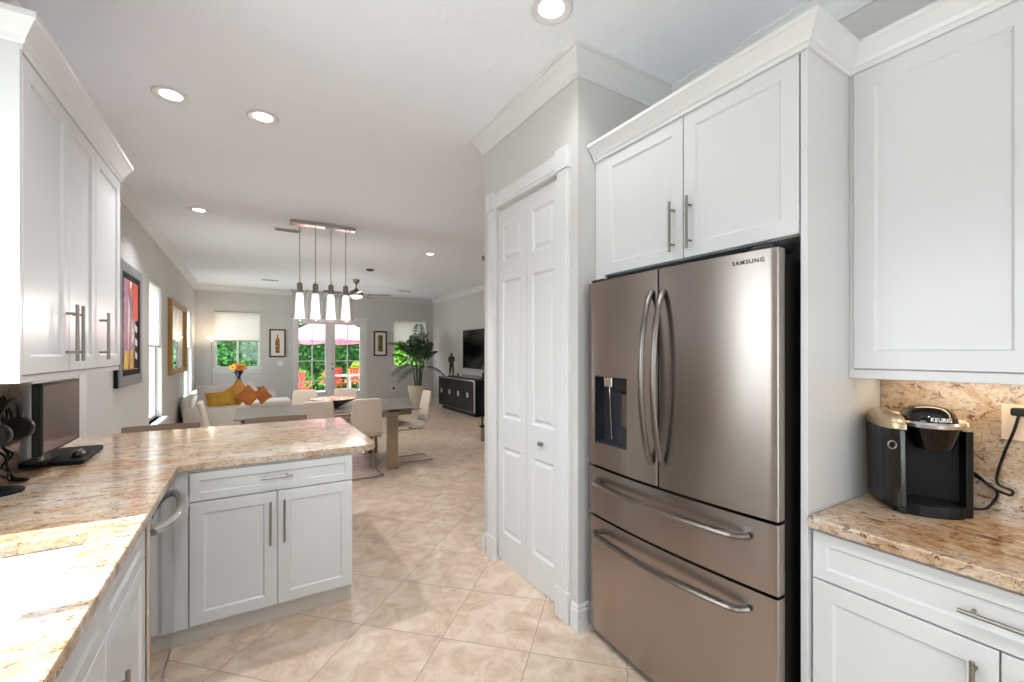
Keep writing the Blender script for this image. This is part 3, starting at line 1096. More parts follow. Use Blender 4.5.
# sink
t = thing('kitchen_sink', 'white undermount sink set in the left granite counter', 'sink', ((SINK[0] + SINK[1]) / 2, (SINK[2] + SINK[3]) / 2, 0.67))
m = MB()
x0, x1, y0, y1 = SINK[0] - 0.004, SINK[1] + 0.004, SINK[2] - 0.004, SINK[3] + 0.004
def rect_ring(m, x0, x1, y0, y1, z, r, n=5):
    pts = []
    for cx, cy, a0 in ((x1 - r, y1 - r, 0), (x0 + r, y1 - r, 90), (x0 + r, y0 + r, 180), (x1 - r, y0 + r, 270)):
        for k in range(n + 1):
            a = R(a0 + 90 * k / n)
            pts.append(m.b.verts.new((cx + r * math.cos(a), cy + r * math.sin(a), z)))
    return pts
def loft(m, rs):
    for A, B in zip(rs, rs[1:]):
        n = len(A)
        for k in range(n):
            m.b.faces.new((A[k], A[(k + 1) % n], B[(k + 1) % n], B[k]))
rs = [rect_ring(m, x0 - 0.02, x1 + 0.02, y0 - 0.02, y1 + 0.02, CT0 - 0.002, 0.05), rect_ring(m, x0, x1, y0, y1, CT0 - 0.002, 0.04),
      rect_ring(m, x0 + 0.004, x1 - 0.004, y0 + 0.004, y1 - 0.004, 0.72, 0.05), rect_ring(m, x0 + 0.03, x1 - 0.03, y0 + 0.03, y1 - 0.03, 0.69, 0.05),
      rect_ring(m, (x0 + x1) / 2 - 0.05, (x0 + x1) / 2 + 0.05, (y0 + y1) / 2 - 0.05, (y0 + y1) / 2 + 0.05, 0.685, 0.049)]
loft(m, rs)
m.b.faces.new(rs[-1])
m.build('basin', M['porcelain'], t, smooth=True)
MB().lathe([(0.045, 0.686), (0.042, 0.689), (0.02, 0.687), (0.001, 0.687)], ((x0 + x1) / 2, (y0 + y1) / 2, 0), 24, cap=False).build('drain', M['chrome'], t, smooth=True)

def base_cab(name, label, x0, x1, y0, y1, face, fronts, toe=True, endpanels=()):
    """face: ('x', X, sgn) or ('y', Y, sgn); fronts: list of (kind, u0,u1,v0,v1, handle)"""
    t = thing(name, label, 'cabinet', ((x0 + x1) / 2, (y0 + y1) / 2, 0))
    m = MB()
    ax, c, s_ = face
    m.box(x0, x1, y0, y1, 0.10, CT0 - 0.001)
    m.build('body', M['cab'], t)
    k = MB()
    if ax == 'x':
        a, b = sorted((c - s_ * 0.075, c - s_ * 0.5))
        k.box(a, b, y0, y1, 0, 0.10)
    else:
        a, b = sorted((c - s_ * 0.055, c - s_ * 0.5))
        k.box(x0, x1, a, b, 0, 0.10)
    k.build('toe_kick', M['toe'], t)
    T = PX(c - s_ * 0.02, s_) if ax == 'x' else PY(c - s_ * 0.02, s_)
    for kind, u0, u1, v0, v1, h in fronts:
        st = 0.057 if kind == 'door' else 0.038
        o = shaker(T, u0, u1, v0, v1, stile=st).build(kind, M['cab'], t)
        if h:
            bar_handle(T, *h, w0=0.02).build('handle', M['nickel'], o, smooth=True)
    return t

base_cab('base_cabinet', 'white shaker base cabinet with one drawer and two doors at the peninsula end', -0.250, 0.520, 2.66, 3.26, ('y', 2.64, -1), [
    ('drawer', -0.247, 0.517, 0.722, 0.862, (0.055, 0.797, 0.205, 0.797)),
    ('door', -0.247, 0.131, 0.112, 0.716, (0.100, 0.445, 0.100, 0.670)),
    ('door', 0.136, 0.517, 0.112, 0.716, (0.166, 0.447, 0.166, 0.672))])
cf = thing('corner_filler', 'filler', 'cabinet filler', (-0.3, 2.9, 0))
MB().box(-0.345, -0.252, 2.655, 3.2, 0.10, CT0 - 0.001, bev=0.001).build('panel', M['cab'], cf)
MB().box(-0.425, -0.2505, 2.696, 3.2, 0, 0.0995).build('toe_kick', M['toe'], cf)
tag(cf, 'narrow white filler panel in the corner between dishwasher and peninsula cabinet', 'cabinet filler')
base_cab('base_cabinet', 'white shaker base cabinet below the sink, beside the dishwasher', XK + 0.01, -0.338, 1.00, 2.030, ('x', FXL, 1), [
    ('drawer', 1.003, 1.515, 0.722, 0.862, None), ('drawer', 1.519, 2.027, 0.722, 0.862, None),
    ('door', 1.003, 1.515, 0.112, 0.716, (1.47, 0.42, 1.47, 0.57)),
    ('door', 1.519, 2.027, 0.112, 0.716, (1.585, 0.40, 1.585, 0.575))])
base_cab('base_cabinet', 'white shaker base cabinet at the near end of the sink run', XK + 0.01, -0.338, -1.19, 0.996, ('x', FXL, 1), [
    ('drawer', -0.09, 0.993, 0.722, 0.862, (0.38, 0.79, 0.53, 0.79)),
    ('door', -0.09, 0.45, 0.112, 0.716, (0.40, 0.45, 0.40, 0.67)), ('door', 0.454, 0.993, 0.112, 0.716, (0.50, 0.45, 0.50, 0.67)),
    ('drawer', -1.18, -0.094, 0.722, 0.862, (-0.72, 0.79, -0.57, 0.79)), ('door', -1.18, -0.094, 0.112, 0.716, (-0.2, 0.45, -0.2, 0.67))])

# dishwasher
t = thing('dishwasher', 'stainless dishwasher with a bowed handle beside the peninsula', 'dishwasher', (-0.6, 2.34, 0))
MB().box(XK + 0.02, -0.345, 2.036, 2.650, 0.10, CT0 - 0.004).build('body', M['steel_dark'], t)
MB().box(-0.344, -0.306, 2.038, 2.648, 0.105, 0.860, bev=0.008).build('door', M['steel_p'], t)
MB().box(-0.42, -0.375, 2.04, 2.648, 0.0, 0.10).build('toe_kick', M['blackm'], t)
pts = []
for k in range(15):
    f = k / 14
    pts.append((-0.306 + 0.062 * math.sin(PI * f) ** 0.55 - 0.002, 2.075 + 0.535 * f, 0.79))
MB().tube(pts, 0.024, 12, flat=0.6).build('handle', M['silver'], t, smooth=True)
MB().box(-0.309, -0.3045, 2.08, 2.60, 0.838, 0.852).build('control_strip', M['gloss'], t)

# upper cabinets left
def upper_left():
    z0, z1 = 1.385, 2.392
    Y0, Y1 = 1.945, 3.150
    t = thing('wall_cabinet', 'white three-door shaker wall cabinet above the monitor on the left', 'cabinet', (-0.78, 2.55, 1.36))
    m = MB()
    m.box(XK, -0.622, Y0, Y1, z0, z1 + 0.02, bev=0.001)
    m.build('body', M['cab'], t)
    MB().box(XK, -0.6005, Y0 - 0.018, Y0 - 0.0005, z0 - 0.022, z1 + 0.02, bev=0.001).build('end_panel', M['cab'], t)
    MB().box(XK, -0.606, Y0, Y1 + 0.004, z0 - 0.022, z0, bev=0.002).build('light_rail', M['cab'], t)
    T = PX(-0.62, 1)
    for a, b, h in ((1.947, 2.352, 2.322), (2.357, 2.702, 2.392), (2.707, 3.146, 2.762)):
        o = shaker(T, a, b, z0 + 0.003, z1 - 0.004).build('door', M['cab'], t)
        bar_handle(T, h, 1.425, h, 1.645, w0=0.02).build('handle', M['nickel'], o, smooth=True)
    molding([(XK, Y1), (-0.606, Y1), (-0.606, Y0 - 0.006), (XK, Y0 - 0.006)][::-1], [(a_ * 0.85, b_ * 0.95) for a_, b_ in CABCROWN], z1).build('crown', M['trim'], t)
upper_left()

# ------------------------------------------------------------------ right side
SIDE_Y0, SIDE_Y1 = 0.730, 0.752
FX = 1.600
tag(MB().box(FX + 0.004, XKR, SIDE_Y0, SIDE_Y1, 0, 2.485, bev=0.001).build('fridge_side_panel', M['cab']), 'tall white side panel between the refrigerator and coffee counter', 'cabinet panel')

def over_fridge():
    z0, z1 = 1.862, 2.474
    t = thing('wall_cabinet', 'white two-door shaker cabinet above the refrigerator', 'cabinet', (1.9, 1.26, z0))
    MB().box(FX + 0.022, XKR, SIDE_Y1 + 0.001, 1.770, z0, z1 + 0.03).build('body', M['cab'], t)
    T = PX(FX + 0.02, -1)
    for a, b, h in ((0.757, 1.213, 1.175), (1.218, 1.700, 1.262)):
        o = shaker(T, a, b, z0 + 0.002, z1).build('door', M['cab'], t)
        bar_handle(T, h, 1.895, h, 2.115, w0=0.02).build('handle', M['nickel'], o, smooth=True)
    MB().box(FX + 0.004, FX + 0.022, 1.702, 1.769, 1.80, z1 + 0.02).build('filler_strip', M['cab'], t)
    MB().box(FX + 0.002, XKR, SIDE_Y1 + 0.001, 1.770, z1 + 0.001, z1 + 0.035).build('top_rail', M['cab'], t)
    # crown wraps the front and the open near end back to the coffee cabinets
    molding([(FX - 0.0, 1.768), (FX - 0.0, SIDE_Y0), (1.905, SIDE_Y0)], [(a_ * 0.92, b_ * 0.76) for a_, b_ in CABCROWN], z1 + 0.003).build('crown', M['trim'], t)
over_fridge()

def coffee_upper():
    z0, z1 = 1.398, 2.466
    t = thing('wall_cabinet', 'white shaker wall cabinet above the coffee maker', 'cabinet', (2.05, 0.3, z0))
    MB().box(1.922, XKR, -0.70, SIDE_Y0 - 0.001, z0, z1 + 0.03).build('body', M['cab'], t)
    T = PX(1.92, -1)
    for a, b, h in ((0.258, 0.712, 0.30), (-0.20, 0.254, 0.21), (-0.69, -0.204, None)):
        o = shaker(T, a, b, z0 + 0.002, z1 + 0.006, stile=0.062).build('door', M['cab'], t)
        if h and h != 0.30:
            bar_handle(T, h - 0.35, 1.44, h - 0.35, 1.66, w0=0.02).build('handle', M['nickel'], o, smooth=True)
    MB().box(1.906, 1.926, -0.70, SIDE_Y0 - 0.001, z0 - 0.034, z0, bev=0.003).build('light_rail', M['cab'], t)
    MB().box(1.910, 1.93, 0.713, SIDE_Y0 - 0.001, z0, z1 + 0.02).build('filler_strip', M['cab'], t)
    MB().box(1.905, 1.93, -0.70, SIDE_Y0 - 0.001, z1 + 0.0075, z1 + 0.03).build('top_rail', M['cab'], t)
    molding([(1.905, SIDE_Y0 - 0.001), (1.905, -0.70)], [(a_ * 0.92, b_ * 0.76) for a_, b_ in CABCROWN], z1 + 0.012).build('crown', M['trim'], t)
    # warm strip light under the cabinet
    MB().box(2.06, 2.11, 0.10, 0.66, z0 - 0.012, z0, bev=0.002).build('strip_light', M['fan_glow'], t)
    d = bpy.data.lights.new('under_cabinet', 'AREA')
    d.shape = 'RECTANGLE'
    d.size, d.size_y = 0.05, 0.55
    d.energy = 0.55
    d.color = (1, 0.74, 0.44)
    o = bpy.data.objects.new('under_cabinet', d)
    C.objects.link(o)
    o.parent = t
    o.location = Vector((2.085, 0.38, z0 - 0.014)) - Vector(t.location)
coffee_upper()

base_cab('base_cabinet', 'white shaker base cabinet with drawer and doors under the coffee maker', 1.640, XKR - 0.005, -0.70, SIDE_Y0 - 0.001, ('x', 1.620, -1), [
    ('drawer', -0.140, 0.722, 0.708, 0.862, (0.215, 0.785, 0.367, 0.785)),
    ('door', 0.299, 0.722, 0.112, 0.702, (0.340, 0.505, 0.340, 0.665)),
    ('door', -0.140, 0.295, 0.112, 0.702, (0.255, 0.505, 0.255, 0.665)),
    ('door', -0.69, -0.144, 0.112, 0.862, None)])
tag(MB().box(1.592, XKR - 0.021, -0.72, SIDE_Y0 - 0.002, CT0, CT1, bev=0.006).build('countertop', M['granite_r']), 'short speckled granite countertop under the coffee maker on the right', 'countertop')
tag(wall_boxes('x', XKR - 0.020, XKR - 0.001, -0.72, SIDE_Y0 - 0.002, CT0 + 0.001, 1.397, []).build('backsplash', M['granite_r']), 'golden speckled granite backsplash behind the coffee maker', 'backsplash')

# outlet on the right backsplash
t = thing('wall_outlet', 'almond outlet plate on the granite backsplash right of the coffee maker', 'outlet', (XKR - 0.02, 0.335, 1.225))
MB().box(XKR - 0.026, XKR - 0.0205, 0.272, 0.398, 1.165, 1.285, bev=0.002).build('plate', M['outlet'], t)
for yy in (0.365, 0.305):
    MB().box(XKR - 0.029, XKR - 0.026, yy - 0.017, yy + 0.017, 1.190, 1.260, bev=0.001).build('receptacle', M['outlet'], t)

# ------------------------------------------------------------------ refrigerator
def fridge():
    Y0, Y1, YC = 0.778, 1.728, 1.253
    hw = (Y1 - Y0) / 2
    def xf(y):
        return 1.488 + 0.030 * ((y - YC) / hw) ** 2 - 0.006
    DT = 1.555   # back of doors
    t = thing('refrigerator', 'stainless french-door refrigerator with dispenser and two bottom drawers', 'refrigerator', (1.83, YC, 0))
    MB().box(1.575, 2.17, Y0 + 0.012, Y1 - 0.012, 0.02, 1.785, bev=0.004).build('case', M['steel_dark'], t)
    m = MB()
    for yy in (Y0 + 0.05, Y1 - 0.05):
        m.tube([(1.60, yy, 0.0), (1.60, yy, 0.05)], 0.02, 10)
        m.tube([(2.1, yy, 0.0), (2.1, yy, 0.05)], 0.02, 10)
    m.build('feet', M['blackm'], t)
    def front(y0, y1, z0, z1, hole=None, n=10, name='door', lab=None):
        m = MB()
        ys = [y0 + (y1 - y0) * k / n for k in range(n + 1)]
        zs = [z0, z1]
        if hole:
            ys = sorted(set([round(y, 4) for y in ys if not (abs(y - hole[0]) < 0.02 or abs(y - hole[1]) < 0.02)] + [hole[0], hole[1]]))
            zs = [z0, hole[2], hole[3], z1]
        e_ = 0.006
        def X(y):
            x = xf(y)
            d_ = min(y - y0, y1 - y)
            return x + (e_ - d_) * 0.8 if d_ < e_ else x
        ys = sorted(set(ys + [y0 + e_, y1 - e_]))
        V = {}
        def v(x, y, z):
            k = (round(x, 5), round(y, 5), round(z, 5))
            if k not in V:
                V[k] = m.b.verts.new((x, y, z))
            return V[k]
        for a, b in zip(ys, ys[1:]):
            for c, d_ in zip(zs, zs[1:]):
                if hole and hole[0] - 1e-6 <= a and b <= hole[1] + 1e-6 and c >= hole[2] - 1e-6 and d_ <= hole[3] + 1e-6:
                    continue
                m.b.faces.new((v(X(a), a, c), v(X(b), b, c), v(X(b), b, d_), v(X(a), a, d_)))
            m.b.faces.new((v(X(a), a, z0), v(X(b), b, z0), v(DT, b, z0), v(DT, a, z0)))
            m.b.faces.new((v(X(a), a, z1), v(X(b), b, z1), v(DT, b, z1), v(DT, a, z1)))
            m.b.faces.new((v(DT, a, z0), v(DT, b, z0), v(DT, b, z1), v(DT, a, z1)))
        for c, d_ in zip(zs, zs[1:]):
            for yy in (y0, y1):
                m.b.faces.new((v(X(yy), yy, c), v(X(yy), yy, d_), v(DT, yy, d_), v(DT, yy, c)))
        o = m.build(name, M['steel'], t, smooth=True, label=lab)
        return o
    H = (1.432, 1.650, 1.010, 1.338)
    dl = front(YC + 0.003, Y1, 0.890, 1.812, H, name='door', lab='left door with dispenser')
    dr = front(Y0, YC - 0.003, 0.890, 1.812, name='door')
    d1 = front(Y0, Y1, 0.640, 0.878, n=16, name='drawer')
    d2 = front(Y0, Y1, 0.055, 0.628, n=16, name='drawer')
    # dark gasket layer between doors and case
    MB().box(1.556, 1.576, Y0 + 0.006, Y1 - 0.006, 0.05, 1.805).build('gasket', M['blackm'], t)
    MB().box(1.520, 1.66, Y0 + 0.02, Y0 + 0.10, 1.813, 1.830, bev=0.004).build('hinge_cover', M['steel_dark'], t)
    MB().box(1.520, 1.66, Y1 - 0.10, Y1 - 0.02, 1.813, 1.830, bev=0.004).build('hinge_cover', M['steel_dark'], t)
    # dispenser cavity
    m = MB()
    xi, xb = xf(1.54) + 0.001, 1.553
    y0, y1, z0, z1 = H
    for q in ([(xi, y0, z0), (xi, y1, z0), (xb, y1, z0 + 0.01), (xb, y0, z0 + 0.01)], [(xi, y0, z1), (xi, y1, z1), (xb, y1, z1), (xb, y0, z1)],
              [(xi, y0, z0), (xi, y0, z1), (xb, y0, z1), (xb, y0, z0)], [(xi, y1, z0), (xi, y1, z1), (xb, y1, z1), (xb, y1, z0)],
              [(xb, y0, z0), (xb, y1, z0), (xb, y1, z1), (xb, y0, z1)]):
        m.face(q)
    disp = m.build('dispenser', M['dispenser'], dl)
    b = MB()
    b.box(xi - 0.004, xi + 0.004, y0 - 0.004, y0, z0 - 0.004, z1 + 0.004)
    b.box(xi - 0.002, xi + 0.006, y1, y1 + 0.004, z0 - 0.004, z1 + 0.004)
    b.build('dispenser_frame', M['steel_h'], dl)
    m = MB()
    m.tube([(xi + 0.02, 1.565, z1 - 0.002), (xi + 0.02, 1.565, z1 - 0.045)], [0.034, 0.030], 16)
    m.tube([(xi + 0.03, 1.58, z1 - 0.04), (xi + 0.045, 1.58, z0 + 0.02)], 0.005, 8)
    m.build('dispenser_nozzle', M['chrome'], dl, smooth=True)
    MB().box(xb - 0.02, xb - 0.008, 1.45, 1.515, z0 + 0.09, z1 - 0.075, bev=0.006).build('dispenser_paddle', M['steel_h'], dl)
    MB().box(xi + 0.002, xb - 0.002, y0 + 0.004, 1.53, z1 - 0.07, z1 - 0.004, bev=0.002).build('dispenser_panel', M['gloss'], dl)
    # door handles: long bows
    for o, yy, sg in ((dl, 1.284, 1), (dr, 1.220, -1)):
        pts = []
        for k in range(19):
            f = k / 18
            pts.append((xf(yy) - 0.004 - 0.064 * (1 - (2 * f - 1) ** 2) ** 0.72, yy, 0.985 + 0.735 * f))
        MB().tube(pts, 0.0135, 10, flat=0.8).build('handle', M['steel_h'], o, smooth=True)
    # drawer handles
    for o, zz in ((d1, 0.815), (d2, 0.560)):
        pts = []
        for k in range(41):
            f = k / 40
            yy = 0.875 + 0.762 * f
            pts.append((xf(yy) - 0.003 - 0.055 * (1 - (2 * f - 1) ** 30) ** 0.8 * (0.66 + 0.34 * (1 - (2 * f - 1) ** 2)), yy, zz))
        MB().tube(pts, 0.0185, 10, flat=0.72).build('handle', M['steel_h'], o, smooth=True)
    # brand lettering near the top of the right door
    return t, dr, xf
fr, fr_door, fxf = fridge()

def text_mesh(name, body, size, mat, parent, mat3, extrude=0.0006, spacing=1.0):
    cu = bpy.data.curves.new('lettering', 'FONT')
    cu.body = body
    cu.size = size
    cu.extrude = extrude
    cu.offset = size * 0.022
    cu.space_character = spacing
    cu.align_x, cu.align_y = 'CENTER', 'CENTER'
    tmp = bpy.data.objects.new('tmp', cu)
    C.objects.link(tmp)
    bpy.context.view_layer.update()
    me = bpy.data.meshes.new_from_object(tmp)
    bpy.data.objects.remove(tmp)
    me.transform(mat3)
    me.materials.clear()
    me.materials.append(mat)
    o = bpy.data.objects.new(name, me)
    C.objects.link(o)
    o.parent = parent
    return o
# text reads left to right along -Y, facing -X
Mt = Matrix(((0, 0, -1, 0), (-1, 0, 0, 0), (0, 1, 0, 0), (0, 0, 0, 1)))
lx = fxf(0.875) - 0.0012
lt = text_mesh('brand_lettering', 'SAMSUNG', 0.0205, M['ink'], fr_door, Mt, 0.0008, 1.25)
for v in lt.data.vertices:                      # follow the bowed door face
    yy, zz = 0.874 + v.co.y, 1.777 + v.co.z
    v.co = Vector((fxf(yy) - 0.0008 + v.co.x, yy, zz)) - Vector(fr.location)

# ------------------------------------------------------------------ coffee maker (front faces local -Y)
def keurig():
    t = thing('coffee_maker', 'black and champagne pod coffee maker on the right granite counter', 'coffee maker', (0, 0, 0))
    # base and tower plan: rounded D, width 0.25
    def plan(w, yf, yb, r, n=8, x0=0.0):
        p = []
        for k in range(n + 1):
            a = PI + PI * k / n
            p.append((x0 + w * math.cos(a), yf + r * math.sin(a) + r))
        return p + [(x0 + w, yb), (x0 - w, yb)]
    m = MB()
    m.prism([(0.0 + x, y) for x, y in plan(0.100, -0.118, 0.13, 0.045)], 0.0, 0.035)
    m.build('base', M['black'], t, bev=0.004)
    m = MB()
    m.prism([(-0.06, -0.108), (0.06, -0.108), (0.075, -0.085), (-0.075, -0.085)], 0.036, 0.038)
    for k in range(6):
        m.box(-0.06, 0.07, -0.105 + 0.016 * k, -0.098 + 0.016 * k, 0.035, 0.039)
    m.build('drip_tray', M['blackm'], t)
    m = MB()
    m.prism([(-0.075, -0.01), (0.118, -0.03), (0.128, 0.0), (0.128, 0.13), (-0.075, 0.13)], 0.035, 0.262)
    m.build('body', M['blackm'], t, bev=0.006)
    # right cheek reaching forward
    m = MB()
    m.prism([(0.100, -0.075), (0.124, -0.065), (0.128, 0.0), (0.100, 0.0)], 0.0, 0.262)
    m.build('side_cheek', M['black'], t, bev=0.004)
    # water tank on the left
    m = MB()
    pl = [(-0.075, -0.115), (-0.095, -0.113), (-0.118, -0.095), (-0.132, -0.06), (-0.136, 0.0), (-0.134, 0.11), (-0.122, 0.13), (-0.075, 0.13)]
    lo = [(x * 0.94, y * 0.96) for x, y in pl]
    a = [m.b.verts.new((x, y, 0.02)) for x, y in lo]
    b = [m.b.verts.new((x, y, 0.262)) for x, y in pl]
    n = len(pl)
    for i in range(n):
        m.b.faces.new((a[i], a[(i + 1) % n], b[(i + 1) % n], b[i]))
    m.b.faces.new(a[::-1]); m.b.faces.new(b)
    tk = m.build('water_tank', M['tank'], t, bev=0.004)
    MB().tube([(-0.112 + 0.012 * math.cos(k * PI / 8), -0.1075 - 0.001 * 0 + 0.0, 0.212 + 0.012 * math.sin(k * PI / 8)) for k in range(16)], 0.0022, 6, closed=True).build('tank_emblem', M['nickel'], tk)
    # tank lid: champagne dome
    m = MB()
    secs = []
    for z, s_ in ((0.262, 1.02), (0.278, 1.02), (0.296, 0.93), (0.309, 0.70), (0.313, 0.35)):
        cx, cy = -0.100, 0.01
        secs.append([m.b.verts.new((cx + (x - cx) * s_ , cy + (y - cy) * s_, z)) for x, y in pl])
    loft(m, secs)
    m.b.faces.new(secs[-1]); m.b.faces.new(secs[0][::-1])
    m.build('tank_lid', M['champagne'], t, smooth=True)
    # champagne shoulder on the right
    m = MB()
    pr = [(0.06, -0.060), (0.106, -0.082), (0.127, -0.068), (0.132, 0.0), (0.132, 0.134), (-0.075, 0.134), (-0.075, 0.0), (0.0, -0.03)]
    secs = []
    for z, s_ in ((0.262, 1.0), (0.270, 1.0), (0.286, 0.93), (0.296, 0.75)):
        cx, cy = 0.03, 0.04
        secs.append([m.b.verts.new((cx + (x - cx) * s_, cy + (y - cy) * s_, z)) for x, y in pr])
    loft(m, secs)
    m.b.faces.new(secs[-1]); m.b.faces.new(secs[0][::-1])
    m.build('top_shell', M['champagne'], t, smooth=True)
    # brew head: tapered black barrel
    m = MB()
    m.lathe([(0.050, 0.205), (0.056, 0.215), (0.070, 0.262), (0.074, 0.270)], (0.015, -0.065, 0), 28)
    m.build('brew_head', M['gloss'], t, smooth=True)
    # silver handle band
    m = MB()
    m.lathe([(0.074, 0.268), (0.081, 0.272), (0.083, 0.282), (0.078, 0.288)], (0.015, -0.062, 0), 32)
    m.build('handle_band', M['silver'], t, smooth=True)
    # glossy lid dome, longer to the back
    m = MB()
    secs = []
    for z, s_ in ((0.284, 1.0), (0.296, 0.98), (0.314, 0.86), (0.328, 0.62), (0.334, 0.30)):
        ring = []
        for k in range(28):
            a_ = 2 * PI * k / 28
            x = 0.075 * math.cos(a_) * s_
            y = (0.074 if math.sin(a_) < 0 else 0.165) * math.sin(a_) * s_
            ring.append(m.b.verts.new((0.010 + x, -0.055 + y * (1.0), z)))
        secs.append(ring)
    loft(m, secs)
    m.b.faces.new(secs[-1]); m.b.faces.new(secs[0][::-1])
    lid = m.build('lid', M['gloss'], t, smooth=True)
    MB().lathe([(0.007, 0), (0.009, 0.004), (0.006, 0.008), (0.001, 0.009)], (0.103, -0.045, 0.288), 12).build('power_button', M['silver'], t, smooth=True)
    # curved lettering on the lid front
    cu = text_mesh('brand_lettering', 'KEURIG', 0.0155, M['ink_w'], t, Matrix.Identity(4), 0.0006, 1.1)
    rad = 0.0765
    for v in cu.data.vertices:
        a_ = v.co.x / rad
        z = v.co.y
        rr = rad + v.co.z - z * 0.25
        v.co = Vector((0.015 + math.sin(a_) * rr, -0.056 - math.cos(a_) * rr, 0.2975 + z))
    return t
kg = keurig()
KX, KY = 2.014, 0.560
kg.location = (KX, KY, CT1)
kg.rotation_euler = (0, 0, R(-56))
kg.scale = (0.94, 0.94, 1.09)
# cord from the back of the machine to the outlet
ctrl = [(2.10, 0.475, CT1 + 0.010), (2.135, 0.43, CT1 + 0.012), (2.165, 0.415, 0.945), (2.172, 0.405, 0.985), (2.170, 0.445, 1.020), (2.168, 0.480, 1.042), (2.160, 0.485, 1.052),
        (2.158, 0.45, 1.035), (2.160, 0.415, 1.000), (2.162, 0.375, 0.985), (2.165, 0.370, 1.000), (2.168, 0.40, 1.012), (2.172, 0.405, 1.04), (2.166, 0.388, 1.12), (2.160, 0.365, 1.20), (2.158, 0.352, 1.262)]
def smooth_path(P, n=6):
    P = [Vector(p) for p in P]
    out = []
    for i in range(len(P) - 1):
        p0, p1, p2, p3 = P[max(i - 1, 0)], P[i], P[i + 1], P[min(i + 2, len(P) - 1)]
        for k in range(n):
            t_ = k / n
            out.append(0.5 * ((2 * p1) + (-p0 + p2) * t_ + (2 * p0 - 5 * p1 + 4 * p2 - p3) * t_ ** 2 + (-p0 + 3 * p1 - 3 * p2 + p3) * t_ ** 3))
    out.append(P[-1])
    return out
t = thing('power_cord', 'black looped power cord running from coffee maker up to the outlet', 'power cord', (2.15, 0.4, CT1))
MB().tube(smooth_path(ctrl), 0.0042, 8).build('cable', M['black'], t, smooth=True)
MB().box(2.148, XKR - 0.0295, 0.322, 0.372, 1.250, 1.276, bev=0.006).build('plug', M['black'], t)

# ------------------------------------------------------------------ monitor and accessories
t = thing('computer_monitor', 'small flat monitor standing on the left counter under the wall cabinet', 'monitor', (-0.82, 3.0, 0.94))
X0 = -0.790
MB().box(X0 - 0.035, X0, 2.755, 3.265, 0.990, 1.318, bev=0.005).build('housing', M['black'], t)
MB().box(X0, X0 + 0.0015, 2.768, 3.252, 1.004, 1.306).build('screen', M['monitor_screen'], t)
MB().box(X0 - 0.055, X0 - 0.036, 2.90, 2.99, 0.943, 1.15, bev=0.004).build('stand_post', M['silver'], t)
MB().box(X0 - 0.09, X0 - 0.02, 2.85, 3.04, 0.936, 0.944, bev=0.002).build('stand_foot', M['blackm'], t)
t = thing('desk_base', 'flat black slab under the monitor on the left counter', 'base', (-0.82, 3.1, CT1))
m = MB()
m.prism([(-0.925, 2.935), (-0.70, 2.885), (-0.685, 2.90), (-0.70, 3.30), (-0.72, 3.33), (-0.925, 3.33)], CT1 + 0.0005, CT1 + 0.021)
m.build('slab', M['blackm'], t, bev=0.006)
t = thing('computer_mouse', 'small dark mouse resting on the black slab in front of the monitor', 'mouse', (-0.735, 3.02, CT1 + 0.021))
m = MB()
secs = []
for z, s_ in ((0.0, 0.92), (0.008, 1.0), (0.018, 0.88), (0.026, 0.6), (0.029, 0.25)):
    secs.append([m.b.verts.new((-0.735 + 0.026 * math.cos(2 * PI * k / 20) * s_, 3.02 + 0.062 * math.sin(2 * PI * k / 20) * s_, CT1 + 0.0215 + z)) for k in range(20)])
loft(m, secs)
m.b.faces.new(secs[-1]); m.b.faces.new(secs[0][::-1])
m.build('shell', M['gloss'], t, smooth=True)
MB().box(-0.7375, -0.7325, 3.045, 3.065, CT1 + 0.046, CT1 + 0.050, bev=0.001).build('wheel', M['silver'], t)

# tangle of black cables and a folded strap between monitor and left edge
t = thing('headset', 'black headset hanging on a stand beside the monitor', 'headset', (-0.80, 2.45, CT1))
pts = [(-0.80 + 0.015 * math.sin(a), 2.555 - 0.10 + 0.10 * math.cos(a), 1.175 + 0.095 * math.sin(a)) for a in [PI * k / 16 for k in range(17)]]
MB().tube(pts, 0.013, 8, flat=0.6).build('headband', M['blackm'], t, smooth=True)
for yy in (2.355, 2.555):
    m = MB()
    m.lathe([(0.040, -0.022), (0.046, -0.012), (0.046, 0.012), (0.040, 0.022)], (-0.80, yy, 1.15), 20, 'y')
    m.build('ear_cup', M['black'], t, smooth=True)
MB().tube(smooth_path([(-0.83, 2.46, CT1 + 0.02), (-0.835, 2.46, 1.10), (-0.82, 2.455, 1.245), (-0.80, 2.455, 1.262)]), 0.007, 8).build('stand_rod', M['blackm'], t, smooth=True)
MB().lathe([(0.075, 0.0005), (0.075, 0.010), (0.05, 0.018), (0.008, 0.022)], (-0.83, 2.46, CT1), 28).build('stand_base', M['blackm'], t, smooth=True)
t = thing('cable_bundle', 'tangled black cables drooping behind the left side of the monitor', 'cables', (-0.87, 2.72, CT1))
for k in range(3):
    random.seed(20 + k)
    P = [(-0.90, 2.69 + 0.02 * k, 1.27)]
    for z in (1.20, 1.12, 1.06, 1.02, 0.98, 0.95):
        P.append((-0.885 + random.uniform(-0.02, 0.02), 2.69 + random.uniform(-0.04, 0.04), z))
    P.append((-0.86, 2.70 - 0.02 * k, CT1 + 0.008))
    P.append((-0.80, 2.64 - 0.01 * k, CT1 + 0.008))
    MB().tube(smooth_path(P), 0.005, 7).build('cable', M['black'], t, smooth=True)
random.seed(7)

